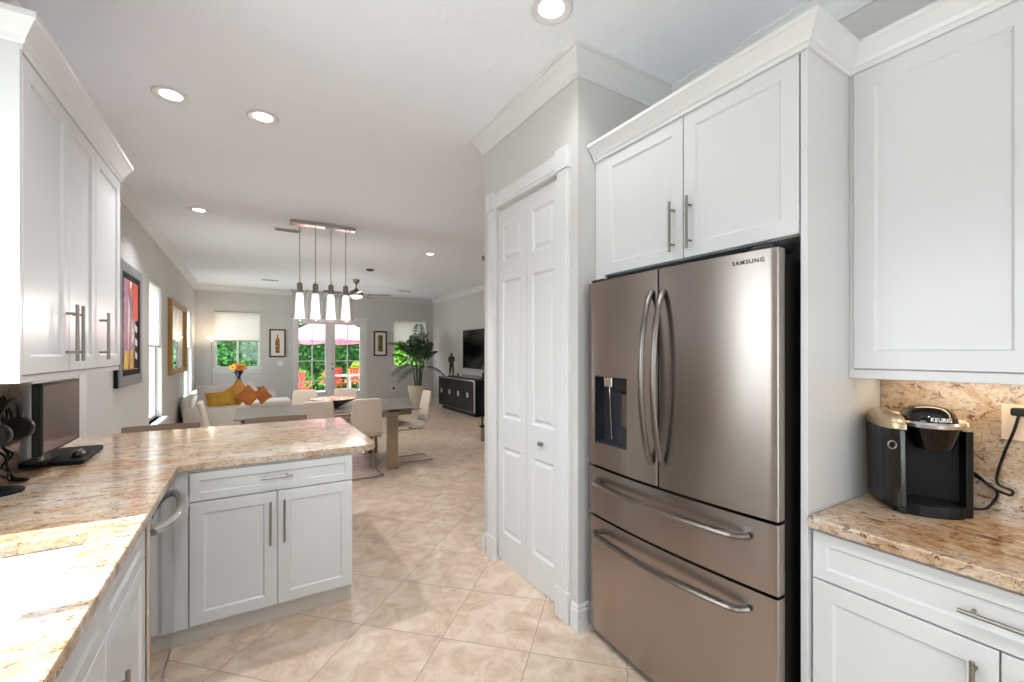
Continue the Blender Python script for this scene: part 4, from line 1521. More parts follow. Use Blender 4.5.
# ------------------------------------------------------------------ wall art on the left wall
def framed(name, label, axis, c, inward, rect, depth, rims, art, artmat, cat='picture', g=None):
    """rims: list of (width, material, depth) from the outside in"""
    a0, a1, z0, z1 = rect
    t = thing(name, label, cat, ((c, (a0 + a1) / 2, z0) if axis == 'x' else ((a0 + a1) / 2, c, z0)), g)
    def T(u, v, w):
        return (c + inward * w, u, v) if axis == 'x' else (u, c + inward * w, v)
    ins = 0
    for k, (w, mt, dp) in enumerate(rims):
        m = MB()
        m.rings(a0 + ins, a1 - ins, z0 + ins, z1 - ins, [(0, 0.0), (0, max(dp - 0.003, 0.001)), (0.003, dp), (w - 0.003, dp), (w, dp - 0.006), (w, 0.0)], T, fill=False)
        m.build('frame' if k == 0 else ('inner_frame' if mt is not M['mat_board'] else 'mat'), mt, t)
        ins += w
    MB().box(*( (min(c + inward * (depth), c + inward * (depth + 0.002)), max(c + inward * depth, c + inward * (depth + 0.002)), a0 + ins, a1 - ins, z0 + ins, z1 - ins) if axis == 'x'
                else (a0 + ins, a1 - ins, min(c + inward * depth, c + inward * (depth + 0.002)), max(c + inward * depth, c + inward * (depth + 0.002)), z0 + ins, z1 - ins))).build(art, artmat, t)
    return t
pt = framed('painting', 'large abstract painting in silver and black frame on the left wall nearest the kitchen', 'x', XL + 0.012, 1, (5.26, 6.24, 1.13, 2.33), 0.022, [(0.10, M['frame_silver'], 0.034), (0.055, M['blackm'], 0.030)], 'canvas', M['art_a'], 'painting')
MB().box(XL + 0.001, XL + 0.0325, 5.256, 6.244, 1.126, 2.334, bev=0.001).build('frame_back', M['blackm'], pt)
def strokes(nm, polys, mt, w):
    m = MB()
    for poly in polys:
        m.prism(poly, w, w + 0.0008, lambda u, v, z: (XL + 0.012 + z, u, v))
    m.build(nm, mt, pt)
strokes('red_area', [[(5.80, 1.80), (6.07, 1.78), (6.08, 2.17), (5.84, 2.17)], [(5.62, 2.02), (5.70, 2.00), (5.70, 2.17), (5.63, 2.17)]], pm('vermilion_paint', '#D24A2C', 0.35, vary=0.15), 0.0245)
strokes('mauve_area', [[(5.42, 1.45), (5.60, 1.45), (5.66, 2.17), (5.46, 2.17)], [(5.68, 1.50), (5.78, 1.50), (5.80, 2.10), (5.72, 2.10)]], pm('mauve_paint', '#A97A93', 0.35, vary=0.3, vscale=9), 0.0243)
strokes('black_area', [[(5.90, 1.29), (6.08, 1.29), (6.08, 1.80), (5.94, 1.78)]], M['blackm'], 0.0246)
strokes('white_area', [[(5.92, 1.40 + 0.14 * k), (6.02, 1.38 + 0.14 * k), (6.03, 1.44 + 0.14 * k), (5.93, 1.47 + 0.14 * k)] for k in range(3)], M['mat_board'], 0.0256)
strokes('yellow_area', [[(5.44, 1.30), (5.62, 1.30), (5.66, 1.46), (5.50, 1.48)], [(5.70, 1.30), (5.84, 1.30), (5.84, 1.50), (5.72, 1.47)]], pm('lemon_paint', '#DDC65A', 0.35, vary=0.2), 0.0247)
framed('wall_mirror', 'tall gold framed mirror on the left wall between two windows', 'x', XL + 0.001, 1, (8.38, 10.28, 1.10, 2.29), 0.020, [(0.07, M['goldframe'], 0.055), (0.02, M['goldframe'], 0.030)], 'glass', M['mirror'], 'mirror')
p1 = framed('framed_print', 'dark framed print of a bottle, left of the french doors', 'y', YF - 0.001, -1, (0.445, 0.808, 1.335, 2.035), 0.012, [(0.032, M['frame_dark'], 0.03), (0.075, M['mat_board'], 0.012)], 'paper', M['mat_board'], 'picture', 'framed prints on the far wall')
m = MB()
bot = [(0.578, 1.44), (0.676, 1.44), (0.676, 1.72), (0.668, 1.78), (0.640, 1.83), (0.638, 1.90), (0.614, 1.90), (0.612, 1.83), (0.586, 1.78), (0.578, 1.72)]
m.prism(bot, 0.0145, 0.0165, lambda x, y, z: (x, YF - 0.001 - z, y))
m.build('printed_image', M['art_b'], p1)
p2 = framed('framed_print', 'dark framed print of a green landscape, right of the french doors', 'y', YF - 0.001, -1, (2.995, 3.362, 1.35, 2.05), 0.012, [(0.038, M['frame_dark'], 0.03), (0.07, M['mat_board'], 0.012)], 'paper', M['mat_board'], 'picture', 'framed prints on the far wall')
MB().box(3.115, 3.245, YF - 0.018, YF - 0.0145, 1.475, 1.935).build('printed_image', M['art_c'], p2)

# switch plate and outlets on the far wall
for x, z, lab, cat in ((0.689, 1.17, 'white light switch plate on the far wall below the bottle print', 'light switch'), (3.55, 0.42, 'white wall outlet with dark plug between french doors and palm pot', 'outlet')):
    t = thing('light_switch' if cat == 'light switch' else 'wall_outlet', lab, cat, (x, YF, z))
    MB().box(x - 0.06, x + 0.06, YF - 0.008, YF - 0.001, z - 0.06, z + 0.06, bev=0.002).build('plate', M['plate'], t)
    if cat == 'outlet':
        MB().box(x - 0.03, x + 0.03, YF - 0.05, YF - 0.0085, z - 0.03, z + 0.04, bev=0.006).build('plug', M['black'], t)
    else:
        for dx in (-0.025, 0.025):
            MB().box(x + dx - 0.015, x + dx + 0.015, YF - 0.012, YF - 0.0085, z - 0.03, z + 0.03, bev=0.001).build('rocker', M['trim'], t)

# ------------------------------------------------------------------ dining set
t = thing('dining_table', 'extending glass dining table on broad steel legs behind the peninsula', 'table', (0.8, 5.93, 0))
MB().box(-0.13, 1.795, 5.38, 6.48, 0.737, 0.750, bev=0.004).build('tabletop', M['tglass'], t)
MB().box(1.50, 1.925, 5.44, 6.42, 0.715, 0.727, bev=0.004).build('extension_leaf', M['tglass'], t)
m = MB()
for y0, y1 in ((5.40, 5.46), (6.40, 6.46)):
    m.box(-0.07, 1.62, y0, y1, 0.655, 0.713, bev=0.003)
for x in (-0.07, 1.555):
    m.box(x, x + 0.065, 5.4601, 6.3999, 0.655, 0.713)
m.build('frame', M['tframe'], t)
m = MB(); m.box(1.50, 1.80, 5.46, 5.52, 0.66, 0.712); m.build('leaf_slide', M['stool'], t)
for x in (-0.05, 1.475):
    for y in (5.385, 6.40):
        MB().box(x, x + 0.13, y, y + 0.075, 0.0, 0.654, bev=0.005).build('leg', M['tframe'], t)

def dining_chair():
    """front faces local +Y"""
    t = thing('dining_chair', '', 'chair', (0, 0, 0), 'beige dining chairs')
    w0 = 0.215
    prof = [  # (y, z, half width)
        (0.24, 0.440, 0.185), (0.235, 0.465, 0.20), (0.15, 0.470, 0.215), (0.0, 0.455, 0.222), (-0.11, 0.445, 0.218), (-0.18, 0.460, 0.205), (-0.222, 0.505, 0.195),
        (-0.245, 0.58, 0.190), (-0.262, 0.70, 0.180), (-0.285, 0.82, 0.168), (-0.303, 0.905, 0.158), (-0.308, 0.918, 0.145)]
    rows = []
    for y, z, hw in prof:
        rows.append([(hw * u, y + 0.018 * (abs(u) ** 2) * (1 if z > 0.5 else 0), z + (0.012 * u * u if z < 0.5 else 0)) for u in (-1, -0.8, -0.4, 0, 0.4, 0.8, 1)])
    seat = MB().sheet(rows[:7], 0.035)
    seat.build('seat', M['chair'], t, smooth=True, sub=1)
    MB().sheet(rows[6:], 0.035).build('backrest', M['chair'], t, smooth=True, sub=1)
    m = MB()
    for s_ in (-1, 1):
        x = s_ * 0.185
        m.tube([(x, -0.14, 0.44), (x, 0.16, 0.44), (x, 0.215, 0.42), (x, 0.225, 0.39), (x, 0.215, 0.05), (x, 0.19, 0.014), (x, 0.15, 0.012), (x, -0.26, 0.012), (x * 0.93, -0.285, 0.012)], 0.011, 8)
    m.tube([(-0.172, -0.285, 0.012), (0.172, -0.285, 0.012)], 0.011, 8)
    m.tube([(-0.185, 0.0, 0.44), (0.185, 0.0, 0.44)], 0.009, 8)
    m.build('cantilever_frame', M['chrome'], t, smooth=True)
    return t
proto = dining_chair()
CH_SPOTS = [(1.175, 5.42, 0, 'beige leather dining chair with its back to the viewer, beside the table leg'),
            (0.655, 5.42, 0, 'beige leather dining chair with its back to the viewer, second from the table leg'),
            (0.69, 6.55, PI, 'beige leather dining chair on the far side of the table, left of the bowl'),
            (1.235, 6.55, PI, 'beige leather dining chair on the far side of the table, right behind the bowl'),
            (1.86, 5.78, PI / 2, 'beige leather dining chair at the right end of the table, seen from the side'),
            (-0.17, 5.80, -PI / 2, 'beige leather dining chair at the left end of the table, seen edge on')]
for i, (x, y, a, l) in enumerate(CH_SPOTS):
    if i == 0:
        proto.location, proto.rotation_euler = (x, y, 0), (0, 0, a)
        proto['label'] = l
    else:
        dup(proto, (x, y, 0), a, l)

def bowl():
    t = thing('fruit_bowl', 'wide shallow bowl painted orange and white inside on the dining table', 'bowl', (0.93, 5.95, 0.7505))
    o = (0.93, 5.95, 0.7505)
    MB().lathe([(0.07, 0.0), (0.075, 0.012), (0.12, 0.03), (0.21, 0.075), (0.272, 0.112), (0.268, 0.117)], o, 40, cap=False).build('outer_shell', M['bowl_out'], t, smooth=True)
    MB().lathe([(0.268, 0.117), (0.205, 0.083), (0.11, 0.038), (0.001, 0.030)], o, 40, cap=False).build('painted_interior', M['bowl_in'], t, smooth=True)
bowl()

def bar_stool():
    """front faces local -Y (towards the counter)"""
    t = thing('bar_stool', '', 'bar stool', (0, 0, 0), 'taupe bar stools')
    MB().box(-0.21, 0.21, -0.20, 0.20, 0.60, 0.66, bev=0.02).build('seat', M['stool'], t, smooth=True)
    rows = []
    for z, dy in ((0.655, 0.0), (0.75, 0.012), (0.85, 0.022), (0.885, 0.026)):
        rows.append([(0.235 * u, 0.185 + dy - 0.05 * u * u, z) for u in (-1, -0.6, -0.2, 0.2, 0.6, 1)])
    MB().sheet(rows, 0.035).build('backrest', M['stool'], t, smooth=True)
    MB().lathe([(0.20, 0.0), (0.20, 0.008), (0.05, 0.022), (0.028, 0.04), (0.028, 0.60)], (0, 0, 0), 28).build('pedestal', M['chrome'], t, smooth=True)
    MB().tube([(0.17 * math.cos(a), -0.02 + 0.17 * math.sin(a), 0.28) for a in [PI + PI * k / 12 for k in range(13)]], 0.010, 8).build('foot_ring', M['chrome'], t, smooth=True)
    return t
bs = bar_stool()
bs.location = (-0.585, 4.20, 0)
bs['label'] = 'taupe low-back bar stool behind the peninsula, nearer the left wall'
dup(bs, (0.215, 4.22, 0), 0, 'taupe low-back bar stool behind the peninsula, right in front of the dining chairs')

# ------------------------------------------------------------------ sofa corner
def rbox(name, x0, x1, y0, y1, z0, z1, mat, parent, bev=0.05, label=None):
    return MB().box(x0, x1, y0, y1, z0, z1, bev=bev, seg=3).build(name, mat, parent, smooth=True, label=label)
t = thing('sectional_sofa', 'cream leather sectional sofa along the left wall and far corner', 'sofa', (-0.5, 10.0, 0))
rbox('base', -0.93, -0.02, 9.28, 11.38, 0.10, 0.32, M['sofa'], t, 0.02)
rbox('base', -0.02, 0.78, 10.35, 11.38, 0.10, 0.30, M['sofa'], t, 0.02)
rbox('armrest', -0.95, 0.02, 9.12, 9.36, 0.10, 0.50, M['sofa'], t, 0.04)
rbox('backrest', -1.0, -0.87, 9.36, 11.38, 0.30, 0.66, M['sofa'], t, 0.06)
rbox('backrest', -0.87, 0.55, 11.14, 11.42, 0.30, 0.58, M['sofa'], t, 0.06)
rbox('seat_cushion', -0.86, 0.0, 9.37, 10.33, 0.32, 0.40, M['sofa'], t)
rbox('seat_cushion', -0.86, 0.0, 10.34, 11.13, 0.32, 0.40, M['sofa'], t)
rbox('seat_cushion', 0.0, 0.80, 10.34, 11.13, 0.30, 0.44, M['white_cushion'], t)
m = MB()
for x, y in ((-0.9, 9.17), (-0.05, 9.17), (0.70, 10.42), (0.70, 11.3), (-0.9, 11.3)):
    m.tube([(x, y, 0.0), (x, y, 0.11)], 0.018, 8)
m.build('feet', M['chrome'], t)
def cushion(name, label, c, size, rot, mat, g='cushions on the sofa'):
    m = MB()
    n = 10
    V = {}
    for sgn in (1, -1):
        for i in range(n + 1):
            for j in range(n + 1):
                u, v = -1 + 2 * i / n, -1 + 2 * j / n
                edge = (i in (0, n) or j in (0, n))
                k = (i, j) if edge else (i, j, sgn)
                if k in V:
                    continue
                h = sgn * size[2] * ((1 - u ** 2) * (1 - v ** 2)) ** 0.42
                pin = 1 - 0.10 * (1 - abs(u)) * abs(v) - 0.0
                pin2 = 1 - 0.10 * (1 - abs(v)) * abs(u)
                V[k] = m.b.verts.new((u * size[0] * pin2, v * size[1] * pin, h))
    for sgn in (1, -1):
        g_ = lambda i, j: V[(i, j)] if (i in (0, n) or j in (0, n)) else V[(i, j, sgn)]
        for i in range(n):
            for j in range(n):
                q = (g_(i, j), g_(i + 1, j), g_(i + 1, j + 1), g_(i, j + 1))
                m.b.faces.new(q if sgn > 0 else q[::-1])
    mt = Matrix.Translation(c) @ Matrix.Rotation(R(rot[2]), 4, 'Z') @ Matrix.Rotation(R(rot[0]), 4, 'X') @ Matrix.Rotation(R(rot[1]), 4, 'Z')
    bmesh.ops.transform(m.b, matrix=mt, verts=m.b.verts)
    return tag(m.build(name, mat, smooth=True), label, 'cushion', g)
cushion('cushion', 'big white cushion leaning against the sofa back below the left windows', (-0.53, 9.82, 0.645), (0.30, 0.22, 0.09), (72, 0, -4), M['white_cushion'])
cushion('cushion', 'mustard yellow cushion at the front left of the sofa pile', (-0.43, 9.50, 0.60), (0.22, 0.155, 0.055), (68, 8, 4), M['yellow'])
cushion('cushion', 'golden cushion standing on its corner at the top of the sofa pile', (-0.16, 9.70, 0.69), (0.19, 0.19, 0.055), (78, 42, 5), M['gold_cushion'])
cushion('cushion', 'cream cushion wedged between the big white and the golden cushion', (0.0, 10.02, 0.67), (0.18, 0.18, 0.06), (74, 36, -6), M['white_cushion'])
cushion('cushion', 'burnt orange cushion at the front right of the sofa pile', (0.0, 9.49, 0.64), (0.155, 0.155, 0.05), (74, 44, 8), M['orange'])
cushion('cushion', 'small orange cushion at the right end of the sofa pile', (0.235, 9.71, 0.63), (0.14, 0.14, 0.05), (72, 30, 25), M['orange'])

# end table, vase of sunflowers, torchiere
t = thing('end_table', 'small dark wood end table behind the sofa under the window', 'table', (-0.02, 11.75, 0))
MB().box(-0.36, 0.26, 11.50, 11.98, 0.60, 0.64, bev=0.005).build('tabletop', M['darkwood'], t)
for x in (-0.34, 0.20):
    for y in (11.52, 11.92):
        MB().box(x, x + 0.045, y, y + 0.045, 0, 0.60).build('leg', M['darkwood'], t)
MB().box(-0.32, 0.22, 11.53, 11.545, 0.545, 0.5995).build('apron', M['darkwood'], t)
o_ = (-0.19, 11.65, 0.6405)
t = thing('flower_vase', 'dark blue flared vase on the end table', 'vase', o_)
MB().lathe([(0.075, 0.0), (0.095, 0.03), (0.085, 0.11), (0.045, 0.20), (0.04, 0.27), (0.10, 0.38), (0.095, 0.38), (0.034, 0.27), (0.001, 0.25)], o_, 28, cap=False).build('body', M['vase'], t, smooth=True)
t = thing('sunflower_bouquet', 'bunch of yellow and orange sunflowers in the blue vase', 'flowers', o_)
m = MB()
random.seed(3)
heads = []
for k in range(12):
    a = 2 * PI * k / 12 + random.uniform(-0.2, 0.2)
    r = random.uniform(0.04, 0.17)
    h = 0.55 - r * 0.6 + random.uniform(-0.02, 0.03)
    q = Vector((o_[0] + r * math.cos(a), o_[1] + r * math.sin(a), o_[2] + h))
    heads.append((q, a, r, k))
    m.tube([(o_[0], o_[1], o_[2] + 0.30), (o_[0] + r * 0.5 * math.cos(a), o_[1] + r * 0.5 * math.sin(a), o_[2] + 0.42), q], 0.004, 5)
    for j in range(5):
        f = random.uniform(0.35, 0.9)
        c_ = Vector(o_) + Vector((r * f * math.cos(a), r * f * math.sin(a), 0.30 + (h - 0.30) * f))
        d = Vector((random.uniform(-1, 1), random.uniform(-1, 1), random.uniform(-0.2, 0.6))).normalized()
        s_ = d.cross(Vector((0, 0, 1))).normalized() * 0.022
        m.face([c_, c_ + d * 0.04 + s_, c_ + d * 0.10, c_ + d * 0.04 - s_])
m.build('stems_and_leaves', M['palm'], t)
for q, a, r, k in heads:
    n_ = Vector((math.cos(a) * 0.6, math.sin(a) * 0.6 - 0.5, 0.6)).normalized()
    u = n_.cross(Vector((0, 0, 1))).normalized()
    w = n_.cross(u)
    pm_ = MB()
    for j in range(14):
        b = 2 * PI * j / 14
        d = u * math.cos(b) + w * math.sin(b)
        s_ = n_.cross(d) * 0.011
        pm_.face([q + d * 0.016 - s_ * 0.6, q + d * 0.016 + s_ * 0.6, q + d * 0.05 + s_ * 1.5 + n_ * 0.006, q + d * 0.085 + n_ * 0.002, q + d * 0.05 - s_ * 1.5 + n_ * 0.006])
    f_ = pm_.build('flower_head', M['petal'] if k % 3 else M['petal2'], t)
    sd = MB()
    secs = []
    for hh, rr in ((0.0, 0.02), (0.008, 0.017), (0.011, 0.006)):
        secs.append([sd.b.verts.new(q + n_ * hh + (u * math.cos(2 * PI * j / 10) + w * math.sin(2 * PI * j / 10)) * rr) for j in range(10)])
    loft(sd, secs)
    sd.b.faces.new(secs[-1])
    s_o = sd.build('seed_disc', M['seed'], t)
    s_o.parent = f_
random.seed(7)

o_ = (-0.715, 12.0, 0)
t = thing('torchiere_lamp', 'slim torchiere floor lamp with a lit bowl in the far left corner', 'floor lamp', o_)
MB().lathe([(0.13, 0.0), (0.13, 0.012), (0.03, 0.03), (0.012, 0.05)], o_, 28).build('base', M['nickel'], t, smooth=True)
MB().tube([(o_[0], o_[1], 0.04), (o_[0], o_[1], 1.72)], 0.011, 10).build('pole', M['nickel'], t, smooth=True)
MB().lathe([(0.015, 1.70), (0.03, 1.74), (0.075, 1.765), (0.115, 1.80), (0.110, 1.803), (0.07, 1.775), (0.001, 1.76)], o_, 28, cap=False).build('bowl_shade', M['lamp_glass'], t, smooth=True)
d = bpy.data.lights.new('lamp_bulb', 'POINT')
d.energy = 6
d.shadow_soft_size = 0.05
d.color = (1, 0.82, 0.58)
o = bpy.data.objects.new('lamp_bulb', d)
C.objects.link(o)
o.parent = t
o.location = (0, 0, 1.86)

# ------------------------------------------------------------------ right side of the living room
def leaflet_frond(m, base, azim, length, lift, droop, nleaf=26, leaflen=0.22, wid=0.010):
    """arching stem with paired leaflets"""
    ca, sa = math.cos(azim), math.sin(azim)
    P = []
    for k in range(13):
        f = k / 12
        r = length * (f ** 1.05) * math.cos(lift) * (0.9 + 0.1 * f)
        z = length * math.sin(lift) * f - droop * f ** 2.4
        P.append(Vector(base) + Vector((ca * r, sa * r, z)))
    m.tube(P, [0.011 * (1 - 0.75 * k / 12) for k in range(13)], 5)
    for i in range(nleaf):
        f = 0.30 + 0.70 * i / (nleaf - 1)
        x = f * 12
        k = min(11, int(x))
        p = P[k].lerp(P[k + 1], x - k)
        tdir = (P[k + 1] - P[k]).normalized()
        side = tdir.cross(Vector((0, 0, 1))).normalized()
        ln = leaflen * math.sin(PI * (0.12 + 0.80 * (f - 0.30) / 0.70)) ** 0.7
        for s_ in (-1, 1):
            d = (side * s_ * 0.85 + tdir * 0.65 + Vector((0, 0, -0.15 + random.uniform(-0.12, 0.12)))).normalized()
            up = d.cross(tdir).normalized()
            w_ = tdir.cross(up).normalized() if False else tdir * wid
            q1 = p + d * ln * 0.45 + Vector((0, 0, 0.01))
            q2 = p + d * ln + Vector((0, 0, -0.07 * ln / 0.25))
            m.face([p, q1 + w_, q2, q1 - w_])
PB = (3.96, 11.40)
t = thing('potted_palm', 'tall feathery green palm in a large cream glazed pot in the far right corner', 'palm', (PB[0], PB[1], 0))
MB().lathe([(0.15, 0.0), (0.17, 0.01), (0.235, 0.20), (0.285, 0.40), (0.295, 0.50), (0.275, 0.56), (0.255, 0.565), (0.245, 0.54), (0.26, 0.50)], (*PB, 0), 36, cap=False).build('pot', M['pot'], t, smooth=True)
MB().lathe([(0.262, 0.505), (0.001, 0.515)], (*PB, 0), 30, cap=False).build('soil', M['soil'], t)
m = MB()
random.seed(11)
tops = []
for k in range(7):
    a = 2 * PI * k / 7
    r = 0.06 + 0.03 * (k % 2)
    top = Vector((PB[0] + r * 2.0 * math.cos(a), PB[1] + r * 2.0 * math.sin(a), random.uniform(0.95, 1.45)))
    m.tube([(PB[0] + r * math.cos(a), PB[1] + r * math.sin(a), 0.50), ((PB[0] + r * 1.3 * math.cos(a)), PB[1] + r * 1.3 * math.sin(a), 0.8), top], [0.022, 0.018, 0.012], 7)
    tops.append((top, a))
m.build('stems', M['palm_stem'], t, smooth=True)
m = MB()
for i, (top, a) in enumerate(tops):
    for j in range(5):
        az = a + 2 * PI * j / 5 + random.uniform(-0.35, 0.35)
        lf = R(random.choice([25, 40, 52, 66, 78]) + random.uniform(-6, 6))
        ln = random.uniform(0.75, 1.0)
        # keep fronds clear of the side and far walls
        ex = top.x + math.cos(az) * ln * math.cos(lf)
        ey = top.y + math.sin(az) * ln * math.cos(lf)
        if ex > 4.56 or ey > 12.2:
            ln *= 0.72
            lf = R(64)
        leaflet_frond(m, top - Vector((0, 0, 0.05)), az, ln, lf, random.uniform(0.18, 0.55) * (1.2 - lf / 1.6), leaflen=0.21)
for az, ln, lf, dr, z in ((R(200), 1.0, R(30), 0.62, 1.0), (R(215), 0.95, R(22), 0.60, 0.95), (R(335), 0.85, R(28), 0.62, 0.98), (R(180), 0.9, R(45), 0.4, 1.3), (R(100), 0.6, R(70), 0.1, 1.45), (R(250), 0.9, R(72), 0.12, 1.45)):
    leaflet_frond(m, (PB[0], PB[1], z), az, ln, lf, dr, leaflen=0.22)
for v in m.b.verts:
    if v.co.x > 4.70: v.co.x = 4.70 - 0.0005 * random.random()
    if v.co.y > 12.28: v.co.y = 12.28 - 0.0005 * random.random()
m.build('fronds', M['palm'], t)
random.seed(7)

# credenza
CX0, CX1, CY0, CY1 = 4.285, 4.72, 8.66, 10.79
t = thing('credenza', 'black lacquer credenza with silver edging and four square pulls', 'credenza', ((CX0 + CX1) / 2, (CY0 + CY1) / 2, 0))
MB().box(CX0 + 0.02, CX1, CY0 + 0.01, CY1 - 0.01, 0.10, 0.80, bev=0.003).build('body', M['ebony'], t)
MB().box(CX0, CX1, CY0, CY1, 0.80, 0.83, bev=0.004).build('top', M['ebony'], t)
MB().box(CX0 + 0.07, CX1, CY0 + 0.10, CY1 - 0.10, 0.0, 0.10).build('plinth', M['ebony'], t)
m = MB()
m.box(CX0 - 0.004, CX0 + 0.02, CY0 + 0.005, CY0 + 0.035, 0.10, 0.80)
m.box(CX0 - 0.004, CX0 + 0.02, CY0 + 0.046, CY1 - 0.01, 0.10, 0.108)
m.box(CX0 - 0.004, CX0 - 0.0005, CY0 + 0.0, CY1, 0.803, 0.827)
m.build('silver_edging', M['silver'], t, label='silver edging')
yd = [CY0 + 0.05 + (CY1 - CY0 - 0.065) * k / 4 for k in range(5)]
for k in range(4):
    dd = MB().box(CX0, CX0 + 0.0199, yd[k] + 0.003, yd[k + 1] - 0.003, 0.122, 0.795, bev=0.002).build('door', M['ebony'], t)
    yc = (yd[k] + yd[k + 1]) / 2
    MB().box(CX0 - 0.03, CX0 - 0.0005, yc - 0.055, yc + 0.055, 0.42, 0.54, bev=0.006).build('square_pull', M['silver'], dd, label='silver square pull')

t = thing('television', 'large flat black television on the right wall above the credenza', 'television', (XR - 0.04, 9.3, 1.02))
MB().box(XR - 0.065, XR - 0.03, 8.52, 10.12, 1.055, 2.01, bev=0.004).build('housing', M['black'], t)
MB().box(XR - 0.0665, XR - 0.065, 8.54, 10.10, 1.08, 1.99).build('screen', M['screen'], t)
MB().box(XR - 0.03, XR - 0.001, 9.0, 9.6, 1.3, 1.7).build('wall_bracket', M['blackm'], t)
t = thing('soundbar', 'slim pale speaker bar on the credenza under the television', 'speaker', (4.60, 9.2, 0.8305))
MB().box(4.56, 4.66, 8.80, 9.95, 0.8305, 0.90, bev=0.01).build('body', M['frame_silver'], t)
MB().box(4.553, 4.5595, 8.83, 9.92, 0.84, 0.89).build('grille', M['rail'], t)

# bronze statue: standing man, hands clasped in front
def statue():
    o_ = Vector((4.50, 10.42, 0.8305))
    t = thing('bronze_statue', 'dark bronze figure of a standing man on the credenza', 'statue', o_)
    H = 0.60
    J = {'pelvis': (0, 0, 0.50), 'waist': (0, -0.005, 0.58), 'chest': (0, 0.0, 0.72), 'neck': (0, 0, 0.83), 'skull0': (0, -0.005, 0.90), 'skull1': (0, -0.01, 0.975),
         'shL': (0.115, 0, 0.795), 'elL': (0.155, -0.01, 0.64), 'haL': (0.04, -0.10, 0.56), 'shR': (-0.115, 0, 0.795), 'elR': (-0.155, -0.01, 0.64), 'haR': (-0.03, -0.105, 0.55),
         'hipL': (0.055, 0, 0.47), 'knL': (0.075, -0.01, 0.27), 'anL': (0.085, 0.0, 0.06), 'toL': (0.09, -0.07, 0.035), 'hipR': (-0.055, 0, 0.47), 'knR': (-0.075, -0.01, 0.27), 'anR': (-0.085, 0.0, 0.06), 'toR': (-0.09, -0.07, 0.035)}
    rad = {'pelvis': 0.075, 'waist': 0.066, 'chest': 0.09, 'neck': 0.034, 'skull0': 0.05, 'skull1': 0.045, 'shL': 0.042, 'elL': 0.033, 'haL': 0.028, 'shR': 0.042, 'elR': 0.033, 'haR': 0.028,
           'hipL': 0.06, 'knL': 0.046, 'anL': 0.034, 'toL': 0.026, 'hipR': 0.06, 'knR': 0.046, 'anR': 0.034, 'toR': 0.026}
    E_ = [('pelvis', 'waist'), ('waist', 'chest'), ('chest', 'neck'), ('neck', 'skull0'), ('skull0', 'skull1'), ('chest', 'shL'), ('shL', 'elL'), ('elL', 'haL'), ('chest', 'shR'), ('shR', 'elR'), ('elR', 'haR'),
          ('pelvis', 'hipL'), ('hipL', 'knL'), ('knL', 'anL'), ('anL', 'toL'), ('pelvis', 'hipR'), ('hipR', 'knR'), ('knR', 'anR'), ('anR', 'toR')]
    names = list(J)
    me = bpy.data.meshes.new('figure')
    sc_ = H
    rz = Matrix.Rotation(R(-62), 3, 'Z')
    me.from_pydata([rz @ (Vector(J[n]) * sc_ + Vector((0, 0, 0.028))) for n in names], [(names.index(a), names.index(b)) for a, b in E_], [])
    me.materials.append(M['bronze'])
    ob = bpy.data.objects.new('figure', me)
    C.objects.link(ob)
    ob.parent = t
    sk = ob.modifiers.new('skin', 'SKIN')
    for i, n in enumerate(names):
        me.skin_vertices[0].data[i].radius = (rad[n] * sc_, rad[n] * sc_)
        me.skin_vertices[0].data[i].use_root = (n == 'pelvis')
    sb = ob.modifiers.new('sub', 'SUBSURF')
    sb.levels = sb.render_levels = 2
    MB().lathe([(0.105, 0.0), (0.105, 0.012), (0.095, 0.030)], o_, 24).build('plinth', M['bronze'], t, smooth=True)
statue()
t = thing('small_figurine', 'small brown ornament beside the bronze statue', 'ornament', (4.52, 10.08, 0.8305))
MB().lathe([(0.045, 0), (0.05, 0.02), (0.028, 0.045), (0.036, 0.07), (0.03, 0.09), (0.001, 0.10)], (4.52, 10.08, 0.8305), 18).build('body', M['stool'], t, smooth=True)

# plant stand near the pantry corner
PX_, PY_ = 3.335, 6.33
t = thing('plant_stand', 'slender black plant stand on a brown drum beside the pantry', 'plant stand', (PX_, PY_, 0))
MB().lathe([(0.075, 0.0), (0.08, 0.01), (0.08, 0.22), (0.075, 0.235)], (PX_, PY_, 0), 24).build('drum', M['stool'], t, smooth=True)
MB().lathe([(0.105, 0.236), (0.105, 0.250)], (PX_, PY_, 0), 28).build('tray', M['blackm'], t, smooth=True)
for a in (0, 2 * PI / 3, 4 * PI / 3):
    MB().tube([(PX_ + 0.055 * math.cos(a + 0.5), PY_ + 0.055 * math.sin(a + 0.5), 0.25), (PX_ + 0.055 * math.cos(a + 0.5), PY_ + 0.055 * math.sin(a + 0.5), 1.02)], 0.012, 8).build('rod', M['blackm'], t)
MB().lathe([(0.085, 1.02), (0.085, 1.035)], (PX_, PY_, 0), 24).build('top_plate', M['blackm'], t, smooth=True)
t = thing('potted_grass', 'small dark pot of green grass on top of the plant stand', 'plant', (PX_, PY_, 1.0355))
MB().lathe([(0.05, 1.0355), (0.062, 1.10), (0.066, 1.12), (0.058, 1.12), (0.001, 1.11)], (PX_, PY_, 0), 20, cap=False).build('pot', M['bronze'], t, smooth=True)
m = MB()
for k in range(160):
    a, r = random.uniform(0, 2 * PI), random.uniform(0, 0.045)
    b = Vector((PX_ + r * math.cos(a), PY_ + r * math.sin(a), 1.11))
    d = Vector((math.cos(a) * r * 1.2 + random.uniform(-0.02, 0.02), math.sin(a) * r * 1.2 + random.uniform(-0.02, 0.02), random.uniform(0.11, 0.19)))
    s_ = Vector((math.cos(a + 1.5), math.sin(a + 1.5), 0)) * 0.004
    m.face([b - s_, b + s_, b + d])
tag_o = m.build('grass_blades', M['leaf'], t)
tag_o['kind'] = 'stuff'

